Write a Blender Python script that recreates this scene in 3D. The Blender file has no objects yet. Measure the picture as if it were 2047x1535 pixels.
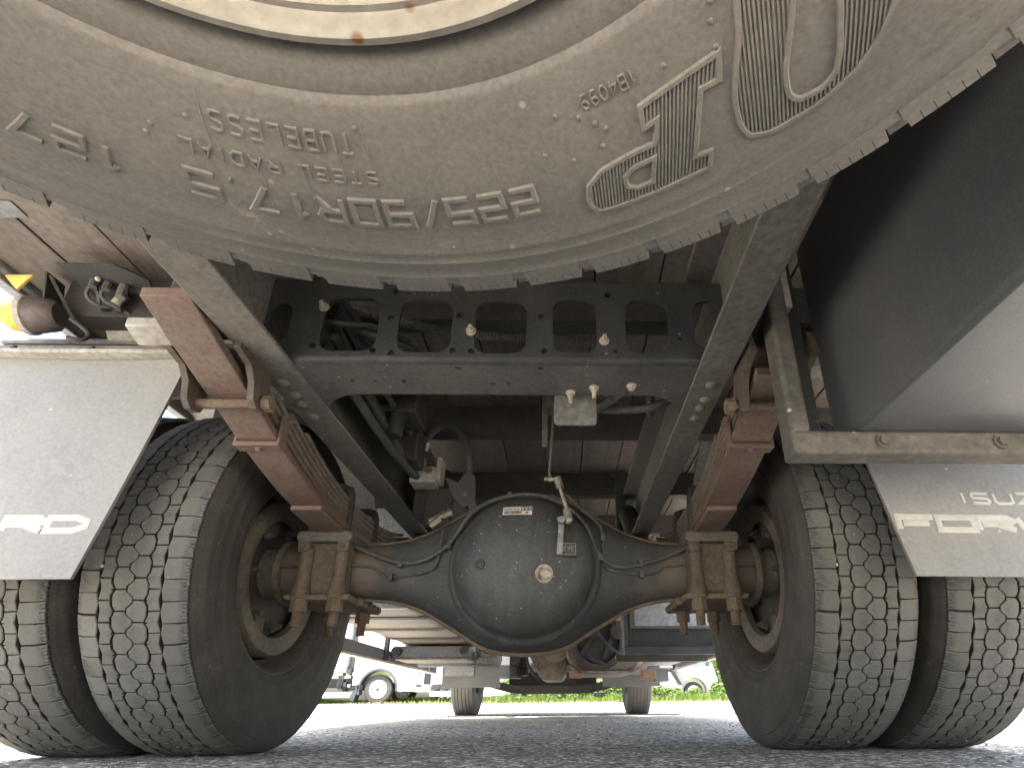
import bpy, bmesh, math, random
from math import sin, cos, pi, radians, hypot, atan2, sqrt
from mathutils import Vector, Matrix
random.seed(7)
C = bpy.context.scene.collection
sc = bpy.context.scene

# ------------------------------------------------------------------ camera
F_PX, CX, CY, W_PX = 1077.1, 1153.4, 965.4, 2047.0
YAW, PITCH, ROLL = -.026, .387, -.008
CAM = Vector((.110, 0, .103))
fw = Vector((-sin(YAW)*cos(PITCH), cos(YAW)*cos(PITCH), sin(PITCH)))
rt = Vector((cos(YAW), sin(YAW), 0)); up = rt.cross(fw)
r2 = rt*cos(ROLL)+up*sin(ROLL); u2 = up*cos(ROLL)-rt*sin(ROLL)
cd = bpy.data.cameras.new('camera'); cam = bpy.data.objects.new('camera', cd); C.objects.link(cam)
M = Matrix((r2, u2, -fw)).transposed().to_4x4(); M.translation = CAM
cam.matrix_world = M
cd.sensor_width = 36; cd.sensor_fit = 'HORIZONTAL'; cd.lens = F_PX/W_PX*36
cd.shift_x = -(CX-1023.5)/W_PX; cd.shift_y = (CY-767.5)/W_PX
cd.clip_start = .02; cd.clip_end = 2000
sc.camera = cam

# ------------------------------------------------------------------ sky, sun, exposure
SUN_EL, SUN_AZ = radians(72), radians(-165)      # azimuth from +y (truck front) towards +x
wd = bpy.data.worlds.new('World'); sc.world = wd; wd.use_nodes = True
nt = wd.node_tree; nt.nodes.clear()
sky = nt.nodes.new('ShaderNodeTexSky'); sky.sky_type = 'NISHITA'; sky.sun_disc = False
sky.sun_elevation = SUN_EL; sky.sun_rotation = SUN_AZ; sky.air_density = 1.2; sky.dust_density = 5.0; sky.ozone_density = .3
bg = nt.nodes.new('ShaderNodeBackground'); bg.inputs[1].default_value = .125
out = nt.nodes.new('ShaderNodeOutputWorld')
nt.links.new(sky.outputs[0], bg.inputs[0]); nt.links.new(bg.outputs[0], out.inputs[0])
sd = bpy.data.lights.new('sun', 'SUN'); sd.energy = 5.0; sd.angle = radians(.5); sd.color = (1, .965, .905)
sun = bpy.data.objects.new('sun', sd); C.objects.link(sun)
sdir = Vector((sin(SUN_AZ)*cos(SUN_EL), cos(SUN_AZ)*cos(SUN_EL), sin(SUN_EL)))
sun.rotation_euler = sdir.to_track_quat('Z', 'Y').to_euler(); sun.location = (0, 0, 30)
vs = sc.view_settings; vs.view_transform = 'Standard'; vs.look = 'None'; vs.gamma = 1; vs.use_curve_mapping = False
vs.exposure = 2.92
sc.cycles.use_denoising = True
sc.cycles.max_bounces = 8; sc.cycles.diffuse_bounces = 8

# ------------------------------------------------------------------ materials
MATS = {}
def mat(name, base, dust=None, amt=.45, scale=5, rough=.7, metal=0, bump=.15, bscale=90, spec=None, specks=0, speck_col=(.5,.47,.4),
        speck_scale=45, streak=None, edge=None, edge_amt=.5, coat=0, vary=.35, scuff=None, island=0):
    if name in MATS: return MATS[name]
    m = bpy.data.materials.new(name); m.use_nodes = True; MATS[name] = m
    n = m.node_tree; N = n.nodes; L = n.links
    b = N['Principled BSDF']
    b.inputs['Roughness'].default_value = rough; b.inputs['Metallic'].default_value = metal
    if spec is not None: b.inputs['Specular IOR Level'].default_value = spec
    if coat: b.inputs['Coat Weight'].default_value = coat; b.inputs['Coat Roughness'].default_value = .25
    tc = N.new('ShaderNodeTexCoord'); vec = tc.outputs['Object']
    if streak:
        mp = N.new('ShaderNodeMapping'); mp.inputs['Scale'].default_value = streak; L.new(vec, mp.inputs[0]); svec = mp.outputs[0]
    else: svec = vec
    def noise(sc_, det=6, v=vec, rg=.6):
        x = N.new('ShaderNodeTexNoise'); x.inputs['Scale'].default_value = sc_; x.inputs['Detail'].default_value = det
        x.inputs['Roughness'].default_value = rg; L.new(v, x.inputs['Vector']); return x.outputs['Fac']
    def ramp(v, a, c_, lo=0, hi=1):
        r = N.new('ShaderNodeMapRange'); r.inputs['From Min'].default_value = a; r.inputs['From Max'].default_value = c_
        r.inputs['To Min'].default_value = lo; r.inputs['To Max'].default_value = hi; L.new(v, r.inputs['Value']); return r.outputs[0]
    def mix(f, a, c_, mode='MIX'):
        x = N.new('ShaderNodeMix'); x.data_type = 'RGBA'; x.blend_type = mode
        for s, v in ((0, f), (6, a), (7, c_)):
            if isinstance(v, tuple): x.inputs[s].default_value = v+(1,) if len(v) == 3 else v
            elif isinstance(v, (int, float)): x.inputs[s].default_value = v
            else: L.new(v, x.inputs[s])
        return x.outputs[2]
    col = base+(1,)
    if dust:
        f = ramp(noise(scale, 8, svec, .65), .5-amt*.55, .5-amt*.55+.42)
        col = mix(f, base, dust)
    fine = noise(bscale, 4)
    v2 = N.new('ShaderNodeMapRange'); v2.inputs['From Min'].default_value = .25; v2.inputs['From Max'].default_value = .75
    v2.inputs['To Min'].default_value = 1-vary; v2.inputs['To Max'].default_value = 1+vary; L.new(fine, v2.inputs['Value'])
    cb = N.new('ShaderNodeCombineColor')
    for i in range(3): L.new(v2.outputs[0], cb.inputs[i])
    col = mix(1.0, col, cb.outputs[0], 'MULTIPLY')
    if island:
        gi = N.new('ShaderNodeNewGeometry'); mi = N.new('ShaderNodeMapRange'); mi.inputs['To Min'].default_value = 1-island; mi.inputs['To Max'].default_value = 1+island; L.new(gi.outputs['Random Per Island'], mi.inputs['Value'])
        ci = N.new('ShaderNodeCombineColor')
        for i in range(3): L.new(mi.outputs[0], ci.inputs[i])
        col = mix(1.0, col, ci.outputs[0], 'MULTIPLY')
    if edge:
        g = N.new('ShaderNodeNewGeometry'); e = ramp(g.outputs['Pointiness'], .51, .58, 0, edge_amt)
        col = mix(e, col, edge)
    if specks:
        vo = N.new('ShaderNodeTexVoronoi'); vo.inputs['Scale'].default_value = speck_scale; L.new(vec, vo.inputs['Vector'])
        d = ramp(vo.outputs['Distance'], .10, .18, 1, 0)
        sp = N.new('ShaderNodeSeparateColor'); L.new(vo.outputs['Color'], sp.inputs[0])
        gt = N.new('ShaderNodeMath'); gt.operation = 'LESS_THAN'; gt.inputs[1].default_value = specks; L.new(sp.outputs[0], gt.inputs[0])
        mu = N.new('ShaderNodeMath'); mu.operation = 'MULTIPLY'; L.new(d, mu.inputs[0]); L.new(gt.outputs[0], mu.inputs[1])
        col = mix(mu.outputs[0], col, speck_col)
    if scuff:
        sf = ramp(noise(16, 12, vec, .80), .58, .68, 0, .75); sg = ramp(noise(5, 3, vec), .50, .60)
        mu = N.new('ShaderNodeMath'); mu.operation = 'MULTIPLY'; L.new(sf, mu.inputs[0]); L.new(sg, mu.inputs[1]); col = mix(mu.outputs[0], col, scuff)
    if isinstance(col, tuple): b.inputs['Base Color'].default_value = col
    else: L.new(col, b.inputs['Base Color'])
    if bump:
        bp = N.new('ShaderNodeBump'); bp.inputs['Strength'].default_value = bump; bp.inputs['Distance'].default_value = .004
        L.new(fine, bp.inputs['Height']); L.new(bp.outputs[0], b.inputs['Normal'])
    rr = N.new('ShaderNodeMapRange'); rr.inputs['To Min'].default_value = max(0, rough-.12); rr.inputs['To Max'].default_value = min(1, rough+.12)
    L.new(noise(scale*3, 4), rr.inputs['Value']); L.new(rr.outputs[0], b.inputs['Roughness'])
    return m

m_cover = mat('axle_cover_grey', (.026, .031, .033), (.070, .071, .067), .42, 3.2, .6, bump=.12, bscale=130, specks=.22, speck_col=(.28,.27,.24), speck_scale=70, streak=(6,1,1.1))
BEIGE = (.20, .175, .135)
m_spare = mat('spare_rubber', (.138, .129, .115), (.198, .183, .157), .42, 5, .80, bump=.13, bscale=300, specks=.10, speck_col=(.34,.30,.23), speck_scale=70, vary=.22, scuff=(.40,.35,.27))
m_spare_letter = mat('spare_letter_rubber', (.152, .142, .124), (.212, .196, .166), .45, 9, .8, bump=.15, bscale=220, vary=.2)
m_tread = mat('tread_rubber', (.054, .055, .054), (.108, .108, .102), .46, 14, .85, bump=.35, bscale=260, edge=(.19,.18,.155), edge_amt=.45, vary=.35, island=.16, specks=.05, speck_col=(.24,.22,.18), speck_scale=60)
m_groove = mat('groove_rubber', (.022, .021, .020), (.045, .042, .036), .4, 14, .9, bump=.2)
m_wall = mat('sidewall_rubber', (.040, .036, .032), (.080, .071, .060), .42, 9, .8, bump=.2, bscale=200, specks=.06, speck_col=(.13,.115,.09), vary=.3)
m_rim = mat('rim_brown', (.050, .043, .036), (.105, .088, .068), .5, 12, .75, bump=.2, bscale=140)
m_drum = mat('drum_brown', (.085, .072, .057), (.150, .128, .100), .5, 10, .8, bump=.25)
m_rimsilver = mat('rim_silver', (.33, .315, .27), (.25, .22, .17), .40, 9, .5, metal=.2, bump=.15, bscale=120, specks=.62, speck_col=(.17,.085,.035), speck_scale=42, vary=.18, scuff=(.26,.14,.07))
m_rail = mat('rail_dusty', (.098, .093, .084), (.162, .150, .128), .55, 6, .78, bump=.15, streak=(1,.4,1))
m_black = mat('frame_black', (.022, .023, .025), (.052, .050, .046), .42, 9, .6, bump=.18, bscale=160, specks=.08, speck_col=(.22,.2,.17), speck_scale=60)
m_flange = mat('frame_dusty', (.055, .055, .053), (.108, .103, .094), .5, 8, .7, bump=.15, bscale=160, specks=.1, speck_col=(.28,.26,.2), speck_scale=60)
m_dark = mat('underbody_dark', (.022, .021, .021), (.055, .048, .042), .4, 7, .7, bump=.2)
m_primer = mat('spring_red', (.125, .062, .048), (.148, .120, .098), .50, 12, .72, bump=.2, bscale=120, edge=(.22,.14,.11), edge_amt=.3)
m_leafgrey = mat('spring_grey', (.115, .090, .072), (.18, .148, .118), .5, 14, .8, bump=.2)
m_rust = mat('rust_brown', (.110, .072, .046), (.165, .125, .085), .5, 18, .85, bump=.35, bscale=150)
m_axle = mat('axle_grey', (.028, .033, .035), (.062, .063, .059), .42, 7, .68, bump=.2, bscale=130, specks=.16, speck_col=(.26,.25,.22), speck_scale=75)
def dirty_ends(m):   # road dirt caked on the outer ends of the axle tube
    n = m.node_tree; N = n.nodes; L = n.links; b = N['Principled BSDF']; src = b.inputs['Base Color'].links[0].from_socket
    tc = N.new('ShaderNodeTexCoord'); sx = N.new('ShaderNodeSeparateXYZ'); L.new(tc.outputs['Object'], sx.inputs[0])
    ab = N.new('ShaderNodeMath'); ab.operation = 'ABSOLUTE'; L.new(sx.outputs[0], ab.inputs[0])
    no = N.new('ShaderNodeTexNoise'); no.inputs['Scale'].default_value = 14; no.inputs['Detail'].default_value = 8; L.new(tc.outputs['Object'], no.inputs[0])
    ad = N.new('ShaderNodeMath'); ad.operation = 'MULTIPLY_ADD'; ad.inputs[1].default_value = .35; L.new(no.outputs[0], ad.inputs[0]); L.new(ab.outputs[0], ad.inputs[2])
    mr = N.new('ShaderNodeMapRange'); mr.inputs['From Min'].default_value = .44; mr.inputs['From Max'].default_value = .60; mr.inputs['To Max'].default_value = .85; L.new(ad.outputs[0], mr.inputs[0])
    mx = N.new('ShaderNodeMix'); mx.data_type = 'RGBA'; mx.inputs[7].default_value = (.115,.088,.062,1); L.new(mr.outputs[0], mx.inputs[0]); L.new(src, mx.inputs[6]); L.new(mx.outputs[2], b.inputs['Base Color'])
dirty_ends(m_axle)
m_axlebrown = mat('axle_brown', (.074, .056, .040), (.125, .098, .070), .5, 12, .8, bump=.25)
m_wood = mat('floor_wood', (.088, .074, .063), (.140, .120, .102), .5, 3, .8, bump=.2, bscale=60, streak=(12, 1.2, 12), vary=.3)
m_wood2 = mat('floor_wood_dark', (.066, .054, .046), (.110, .092, .078), .5, 3, .8, bump=.2, bscale=60, streak=(12, 1.2, 12), vary=.3)
m_flap = mat('flap_rubber', (.195, .195, .190), (.26, .25, .23), .42, 6, .55, bump=.12, bscale=150, specks=.05, speck_col=(.42,.41,.38), vary=.15)
m_frontflap = mat('front_flap_rubber', (.065,.064,.062), (.10,.097,.09), .42, 6, .6, bump=.1, vary=.15)
m_farplastic = mat('far_arch_plastic', (.022,.026,.034), rough=.6, bump=0, vary=.1)
m_fardark = mat('far_black', (.010,.010,.010), rough=.7, bump=0, vary=.2)
m_pale = mat('bolt_pale', (.55,.51,.42), (.36,.31,.22), .4, 40, .5, bump=.1, vary=.2)
m_valve = mat('valve_alloy', (.50,.49,.46), (.34,.31,.26), .42, 25, .5, bump=.1, vary=.2)
m_shackle = mat('shackle_brown', (.070,.054,.043), (.115,.090,.070), .5, 16, .8, bump=.25)
m_letter = mat('flap_letter', (.52, .515, .46), (.40, .39, .35), .35, 20, .6, bump=.05, vary=.12)
m_box = mat('box_black', (.086, .091, .097), (.125, .124, .120), .32, 4, .40, bump=.08, bscale=420, specks=.15, speck_col=(.24,.22,.19), speck_scale=55, vary=.3)
m_bracket = mat('bracket_dusty', (.070, .066, .058), (.138, .125, .105), .5, 16, .75, bump=.2, specks=.1)
m_galv = mat('bolt_zinc', (.36, .34, .29), (.22, .195, .15), .45, 30, .45, metal=.6, bump=.1)
m_hose = mat('hose_rubber', (.038, .038, .038), (.085, .08, .07), .45, 20, .65, bump=.1)
m_tape = mat('label_white', (.62, .60, .54), (.5, .46, .38), .3, 40, .6, bump=.03, vary=.1)
m_ink = mat('label_ink', (.03, .03, .03), rough=.7, bump=0)
m_inkred = mat('label_red', (.45, .05, .04), rough=.7, bump=0)
m_alu = mat('aluminium_block', (.26, .26, .255), (.18, .165, .14), .45, 20, .5, metal=.5, bump=.15)
m_tank = mat('tank_metal', (.16, .14, .112), (.24, .205, .155), .5, 6, .55, metal=.25, bump=.15)
m_sheet = mat('galvanised_sheet', (.42, .45, .48), (.30, .31, .32), .45, 12, .45, metal=.5, bump=.1)
m_cast = mat('cast_case', (.135, .118, .092), (.21, .18, .135), .5, 14, .75, bump=.35, bscale=60)
m_castlight = mat('cast_case_light', (.26, .23, .18), (.15, .125, .095), .5, 22, .7, bump=.5, bscale=50)
m_exh = mat('exhaust_rust', (.19, .105, .068), (.26, .16, .11), .5, 14, .75, bump=.2)
m_amber = mat('amber_lens', (.85, .60, .02), rough=.25, bump=0, vary=.03)
m_amber.node_tree.nodes['Principled BSDF'].inputs['Transmission Weight'].default_value = .45
m_yellow = mat('reflector_yellow', (.75, .55, .16), rough=.4, bump=0, vary=.05)
m_white = mat('white_paint', (.70, .71, .71), (.62, .61, .60), .3, 2, .35, bump=.0, vary=.03, coat=.3)
m_plastic = mat('grey_plastic', (.10, .11, .13), (.15, .15, .16), .4, 8, .6, bump=.05)
m_glass = mat('window_glass', (.10, .16, .17), rough=.08, bump=0, vary=.05, spec=.8)
m_fender = mat('fender_plastic', (.09, .09, .09), (.17, .165, .15), .45, 8, .6, bump=.1)
m_fartyre = mat('far_tyre_rubber', (.017, .017, .016), (.034, .033, .030), .45, 12, .85, bump=.3, bscale=120)
m_lamp = mat('lamp_body', (.07, .062, .06), (.14, .11, .10), .4, 12, .5, bump=.1)
m_lightgrey = mat('light_grey_paint', (.40, .385, .35), (.28, .26, .22), .45, 10, .6, bump=.1)

def leaf_mat(name, c1, c2, tr=.35):
    m = bpy.data.materials.new(name); m.use_nodes = True; N = m.node_tree.nodes; L = m.node_tree.links
    b = N['Principled BSDF']; b.inputs['Roughness'].default_value = .6
    g = N.new('ShaderNodeNewGeometry'); r = N.new('ShaderNodeMix'); r.data_type = 'RGBA'
    r.inputs[6].default_value = c1+(1,); r.inputs[7].default_value = c2+(1,); L.new(g.outputs['Random Per Island'], r.inputs[0])
    L.new(r.outputs[2], b.inputs['Base Color'])
    t = N.new('ShaderNodeBsdfTranslucent'); L.new(r.outputs[2], t.inputs[0])
    ms = N.new('ShaderNodeMixShader'); ms.inputs[0].default_value = tr; L.new(b.outputs[0], ms.inputs[1]); L.new(t.outputs[0], ms.inputs[2])
    L.new(ms.outputs[0], N['Material Output'].inputs[0]); return m
m_grass = leaf_mat('grass_leaf', (.050, .100, .008), (.110, .150, .022))
m_leaf = leaf_mat('shrub_leaf', (.035, .080, .008), (.090, .130, .018))
m_leafdark = leaf_mat('tree_leaf', (.03, .07, .018), (.085, .13, .03))
m_bark = mat('bark', (.10, .08, .06), (.16, .14, .11), .5, 20, .9)

def asphalt(name, tone):
    m = bpy.data.materials.new(name); m.use_nodes = True; N = m.node_tree.nodes; L = m.node_tree.links
    b = N['Principled BSDF']; b.inputs['Roughness'].default_value = .85
    tc = N.new('ShaderNodeTexCoord'); vec = tc.outputs['Object']
    v1 = N.new('ShaderNodeTexVoronoi'); v1.inputs['Scale'].default_value = 105; L.new(vec, v1.inputs[0])
    v3 = N.new('ShaderNodeTexVoronoi'); v3.feature = 'DISTANCE_TO_EDGE'; v3.inputs['Scale'].default_value = 105; L.new(vec, v3.inputs[0])
    v2 = N.new('ShaderNodeTexVoronoi'); v2.inputs['Scale'].default_value = 230; L.new(vec, v2.inputs[0])
    no = N.new('ShaderNodeTexNoise'); no.inputs['Scale'].default_value = 1.6; no.inputs['Detail'].default_value = 8; L.new(vec, no.inputs[0])
    s = N.new('ShaderNodeSeparateColor'); L.new(v1.outputs['Color'], s.inputs[0])
    cr = N.new('ShaderNodeValToRGB'); e = cr.color_ramp.elements
    e[0].position = 0; e[0].color = tuple(tone*c for c in (.36,.328,.28))+(1,)
    e[1].position = 1; e[1].color = tuple(tone*c for c in (3.1,2.84,2.42))+(1,)
    k = e.new(.55); k.color = tuple(tone*c for c in (.90,.825,.715))+(1,)
    k = e.new(.86); k.color = tuple(tone*c for c in (1.6,1.47,1.26))+(1,)
    L.new(s.outputs[0], cr.inputs[0])
    s2 = N.new('ShaderNodeSeparateColor'); L.new(v2.outputs['Color'], s2.inputs[0])
    m2 = N.new('ShaderNodeMix'); m2.data_type = 'RGBA'; m2.blend_type = 'MULTIPLY'; m2.inputs[0].default_value = .55
    L.new(cr.outputs[0], m2.inputs[6])
    mr = N.new('ShaderNodeMapRange'); mr.inputs['To Min'].default_value = .55; mr.inputs['To Max'].default_value = 1.4; L.new(s2.outputs[1], mr.inputs[0])
    cc = N.new('ShaderNodeCombineColor'); [L.new(mr.outputs[0], cc.inputs[i]) for i in range(3)]; L.new(cc.outputs[0], m2.inputs[7])
    m3 = N.new('ShaderNodeMix'); m3.data_type = 'RGBA'; m3.blend_type = 'MULTIPLY'; m3.inputs[0].default_value = 1
    mr2 = N.new('ShaderNodeMapRange'); mr2.inputs['From Min'].default_value = .3; mr2.inputs['From Max'].default_value = .7
    mr2.inputs['To Min'].default_value = .8; mr2.inputs['To Max'].default_value = 1.2; L.new(no.outputs[0], mr2.inputs[0])
    c3 = N.new('ShaderNodeCombineColor'); [L.new(mr2.outputs[0], c3.inputs[i]) for i in range(3)]
    L.new(m2.outputs[2], m3.inputs[6]); L.new(c3.outputs[0], m3.inputs[7]); L.new(m3.outputs[2], b.inputs['Base Color'])
    bp = N.new('ShaderNodeBump'); bp.inputs['Strength'].default_value = .9; bp.inputs['Distance'].default_value = .006
    ad = N.new('ShaderNodeMath'); ad.operation = 'ADD'
    mn = N.new('ShaderNodeMath'); mn.operation = 'MINIMUM'; mn.inputs[1].default_value = .25; L.new(v3.outputs['Distance'], mn.inputs[0])
    mm = N.new('ShaderNodeMath'); mm.operation = 'MULTIPLY'; mm.inputs[1].default_value = 3.; L.new(mn.outputs[0], mm.inputs[0])
    L.new(mm.outputs[0], ad.inputs[0]); L.new(s.outputs[1], ad.inputs[1]); L.new(ad.outputs[0], bp.inputs['Height']); L.new(bp.outputs[0], b.inputs['Normal'])
    return m
m_asphalt = asphalt('asphalt', .46)

# ------------------------------------------------------------------ mesh builder
def frame(d):
    d = Vector(d).normalized(); a = Vector((0, 0, 1)) if abs(d.z) < .9 else Vector((1, 0, 0))
    x = d.cross(a).normalized(); y = x.cross(d).normalized(); return d, x, y
class MB:
    def __init__(s): s.v = []; s.f = []
    def add(s, vs_, fs_):
        o = len(s.v); s.v += [tuple(v) for v in vs_]; s.f += [tuple(i+o for i in f) for f in fs_]; return s
    def box(s, x0, x1, y0, y1, z0, z1):
        return s.add([(x0,y0,z0),(x1,y0,z0),(x1,y1,z0),(x0,y1,z0),(x0,y0,z1),(x1,y0,z1),(x1,y1,z1),(x0,y1,z1)],
                     [(0,3,2,1),(4,5,6,7),(0,1,5,4),(1,2,6,5),(2,3,7,6),(3,0,4,7)])
    def bar(s, a, b, w, h, side=None):
        a = Vector(a); b = Vector(b); d = (b-a).normalized()
        if side is None: _, x, y = frame(d)
        else: x = Vector(side); x = (x-d*x.dot(d)).normalized(); y = d.cross(x)
        vs_ = [p+x*(w/2*i)+y*(h/2*j) for p in (a, b) for i, j in ((-1,-1),(1,-1),(1,1),(-1,1))]
        return s.add(vs_, [(0,3,2,1),(4,5,6,7),(0,1,5,4),(1,2,6,5),(2,3,7,6),(3,0,4,7)])
    def tube(s, pts, r, seg=10, smooth=0, ring=None):
        pts = [Vector(p) for p in pts]
        for _ in range(smooth):
            q = [pts[0]]
            for a, b in zip(pts, pts[1:]): q += [a*.75+b*.25, a*.25+b*.75]
            q.append(pts[-1]); pts = q
        n = len(pts); vs_ = []; px = None
        for i, p in enumerate(pts):
            d = (pts[min(i+1, n-1)]-pts[max(i-1, 0)]).normalized()
            if px is None: _, px, _ = frame(d)
            px = (px-d*px.dot(d)).normalized(); py = d.cross(px)
            rr = r(i/(n-1)) if callable(r) else r
            if ring and i % 2: rr *= ring
            vs_ += [p+px*(rr*cos(2*pi*k/seg))+py*(rr*sin(2*pi*k/seg)) for k in range(seg)]
        fs_ = [(i*seg+k, i*seg+(k+1) % seg, (i+1)*seg+(k+1) % seg, (i+1)*seg+k) for i in range(n-1) for k in range(seg)]
        fs_ += [tuple(range(seg))[::-1], tuple((n-1)*seg+k for k in range(seg))]
        return s.add(vs_, fs_)
    def lathe(s, prof, seg=48, c=(0,0,0), axis=(1,0,0), a0=0, a1=2*pi, closed=False):
        # prof: (distance along axis, radius)
        d, x, y = frame(axis); c = Vector(c); n = len(prof); full = abs(a1-a0-2*pi) < 1e-6; m = seg if full else seg+1
        vs_ = [c+d*t+(x*cos(a0+(a1-a0)*k/seg)+y*sin(a0+(a1-a0)*k/seg))*r for k in range(m) for t, r in prof]
        fs_ = []
        for k in range(seg):
            k2 = (k+1) % m
            for i in range(n-1 if not closed else n):
                j = (i+1) % n
                fs_.append((k*n+i, k2*n+i, k2*n+j, k*n+j))
        return s.add(vs_, fs_)
    def cyl(s, a, b, r, seg=12, r1=None):
        a = Vector(a); b = Vector(b); r1 = r if r1 is None else r1; d, x, y = frame(b-a)
        vs_ = [p+(x*cos(2*pi*k/seg)+y*sin(2*pi*k/seg))*q for p, q in ((a, r), (b, r1)) for k in range(seg)]
        return s.add(vs_, [(k, (k+1) % seg, seg+(k+1) % seg, seg+k) for k in range(seg)]+[tuple(range(seg))[::-1], tuple(range(seg, 2*seg))])
    def prism(s, poly, axis, d0, d1):
        # poly in the plane of the two other axes (cyclic order), extruded along axis index
        n = len(poly); vs_ = []
        for d in (d0, d1):
            for p in poly:
                v = [0, 0, 0]; v[axis] = d
                o = [i for i in range(3) if i != axis]; v[o[0]] = p[0]; v[o[1]] = p[1]; vs_.append(v)
        return s.add(vs_, [tuple(range(n))[::-1], tuple(range(n, 2*n))]+[(k, (k+1) % n, n+(k+1) % n, n+k) for k in range(n)])
    def ball(s, c, r, seg=12, sx=1, sy=1, sz=1):
        c = Vector(c); h = seg//2; vs_ = []
        for i in range(h+1):
            t = pi*i/h
            for k in range(seg): vs_.append(c+Vector((sx*r*sin(t)*cos(2*pi*k/seg), sy*r*sin(t)*sin(2*pi*k/seg), sz*r*cos(t))))
        return s.add(vs_, [(i*seg+k, (i+1)*seg+k, (i+1)*seg+(k+1) % seg, i*seg+(k+1) % seg) for i in range(h) for k in range(seg)])
    def bolt(s, p, d, r=.009, h=.008, stud=.012, washer=True):
        p = Vector(p); d = Vector(d).normalized()
        if washer: s.cyl(p, p+d*.002, r*1.35, 14)
        s.cyl(p, p+d*h, r, 6)
        if stud: s.cyl(p+d*h*.9, p+d*(h+stud), r*.55, 10)
        return s
    def mesh(s, name, smooth=40):
        me = bpy.data.meshes.new(name); me.from_pydata(s.v, [], s.f); me.update()
        bm = bmesh.new(); bm.from_mesh(me); bmesh.ops.remove_doubles(bm, verts=bm.verts, dist=1e-6)
        bmesh.ops.recalc_face_normals(bm, faces=bm.faces); bm.to_mesh(me); bm.free()
        if smooth: shade(me, smooth)
        return me
def shade(me, ang=40):
    me.polygons.foreach_set('use_smooth', [True]*len(me.polygons)); me.set_sharp_from_angle(angle=radians(ang)); me.update()

def put(name, me, m=None, parent=None, loc=None, label=None):
    if isinstance(me, MB): me = me.mesh(name)
    o = bpy.data.objects.new(name, me); C.objects.link(o)
    if m and not me.materials: me.materials.append(m)
    if parent:
        o.parent = parent
        if parent.type == 'EMPTY' and not parent.get('localspace'): o.matrix_parent_inverse = Matrix.Translation(-parent_loc(parent))
    if loc: o.location = loc
    if label: o['label'] = label
    return o
def parent_loc(p):
    l = Vector(p.location)
    while p.parent and p.parent.type == 'EMPTY' and not p.get('worldinv'): p = p.parent; l = l+Vector(p.location)
    return l
def bev(o, w=.002, seg=2, ang=35):
    b = o.modifiers.new('bevel', 'BEVEL'); b.width = w; b.segments = seg; b.limit_method = 'ANGLE'; b.angle_limit = radians(ang); b.harden_normals = False
    return o
def thing(name, label, cat, loc=(0,0,0), group=None):
    o = bpy.data.objects.new(name, None); C.objects.link(o); o.location = loc; o.empty_display_size = .1
    o['label'] = label; o['category'] = cat
    if group: o['group'] = group
    return o
def tag(o, label, cat, group=None):
    o['label'] = label; o['category'] = cat
    if group: o['group'] = group
    return o
def plate(name, outer, holes, t, mtx):
    # 2D outline with holes, thickness t, centred on its plane, moved by mtx
    cu = bpy.data.curves.new(name, 'CURVE'); cu.dimensions = '2D'; cu.fill_mode = 'BOTH'; cu.extrude = t/2
    for pl in [outer]+holes:
        sp = cu.splines.new('POLY'); sp.points.add(len(pl)-1)
        for p, q in zip(sp.points, pl): p.co = (q[0], q[1], 0, 1)
        sp.use_cyclic_u = True
    o = bpy.data.objects.new(name, cu); C.objects.link(o)
    dg = bpy.context.evaluated_depsgraph_get(); me = bpy.data.meshes.new_from_object(o.evaluated_get(dg))
    bpy.data.objects.remove(o); bpy.data.curves.remove(cu)
    me.transform(mtx); me.materials.clear(); shade(me, 30); return me
def circ(cx, cy, r, n=14): return [(cx+r*cos(2*pi*k/n), cy+r*sin(2*pi*k/n)) for k in range(n)]
def rrect(x0, x1, y0, y1, r, n=6):
    o = []
    for cx, cy, a in ((x1-r, y1-r, 0), (x0+r, y1-r, 90), (x0+r, y0+r, 180), (x1-r, y0+r, 270)):
        o += [(cx+r*cos(radians(a+90*k/n)), cy+r*sin(radians(a+90*k/n))) for k in range(n+1)]
    return o
XZ = lambda y: Matrix(((1,0,0,0),(0,0,-1,y),(0,1,0,0),(0,0,0,1)))     # (x,y2d) -> x,z at depth y
XY = lambda z: Matrix.Translation((0,0,z))
def YZ(x): return Matrix(((0,0,1,x),(1,0,0,0),(0,1,0,0),(0,0,0,1)))   # (a,b) -> y,z at x

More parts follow.
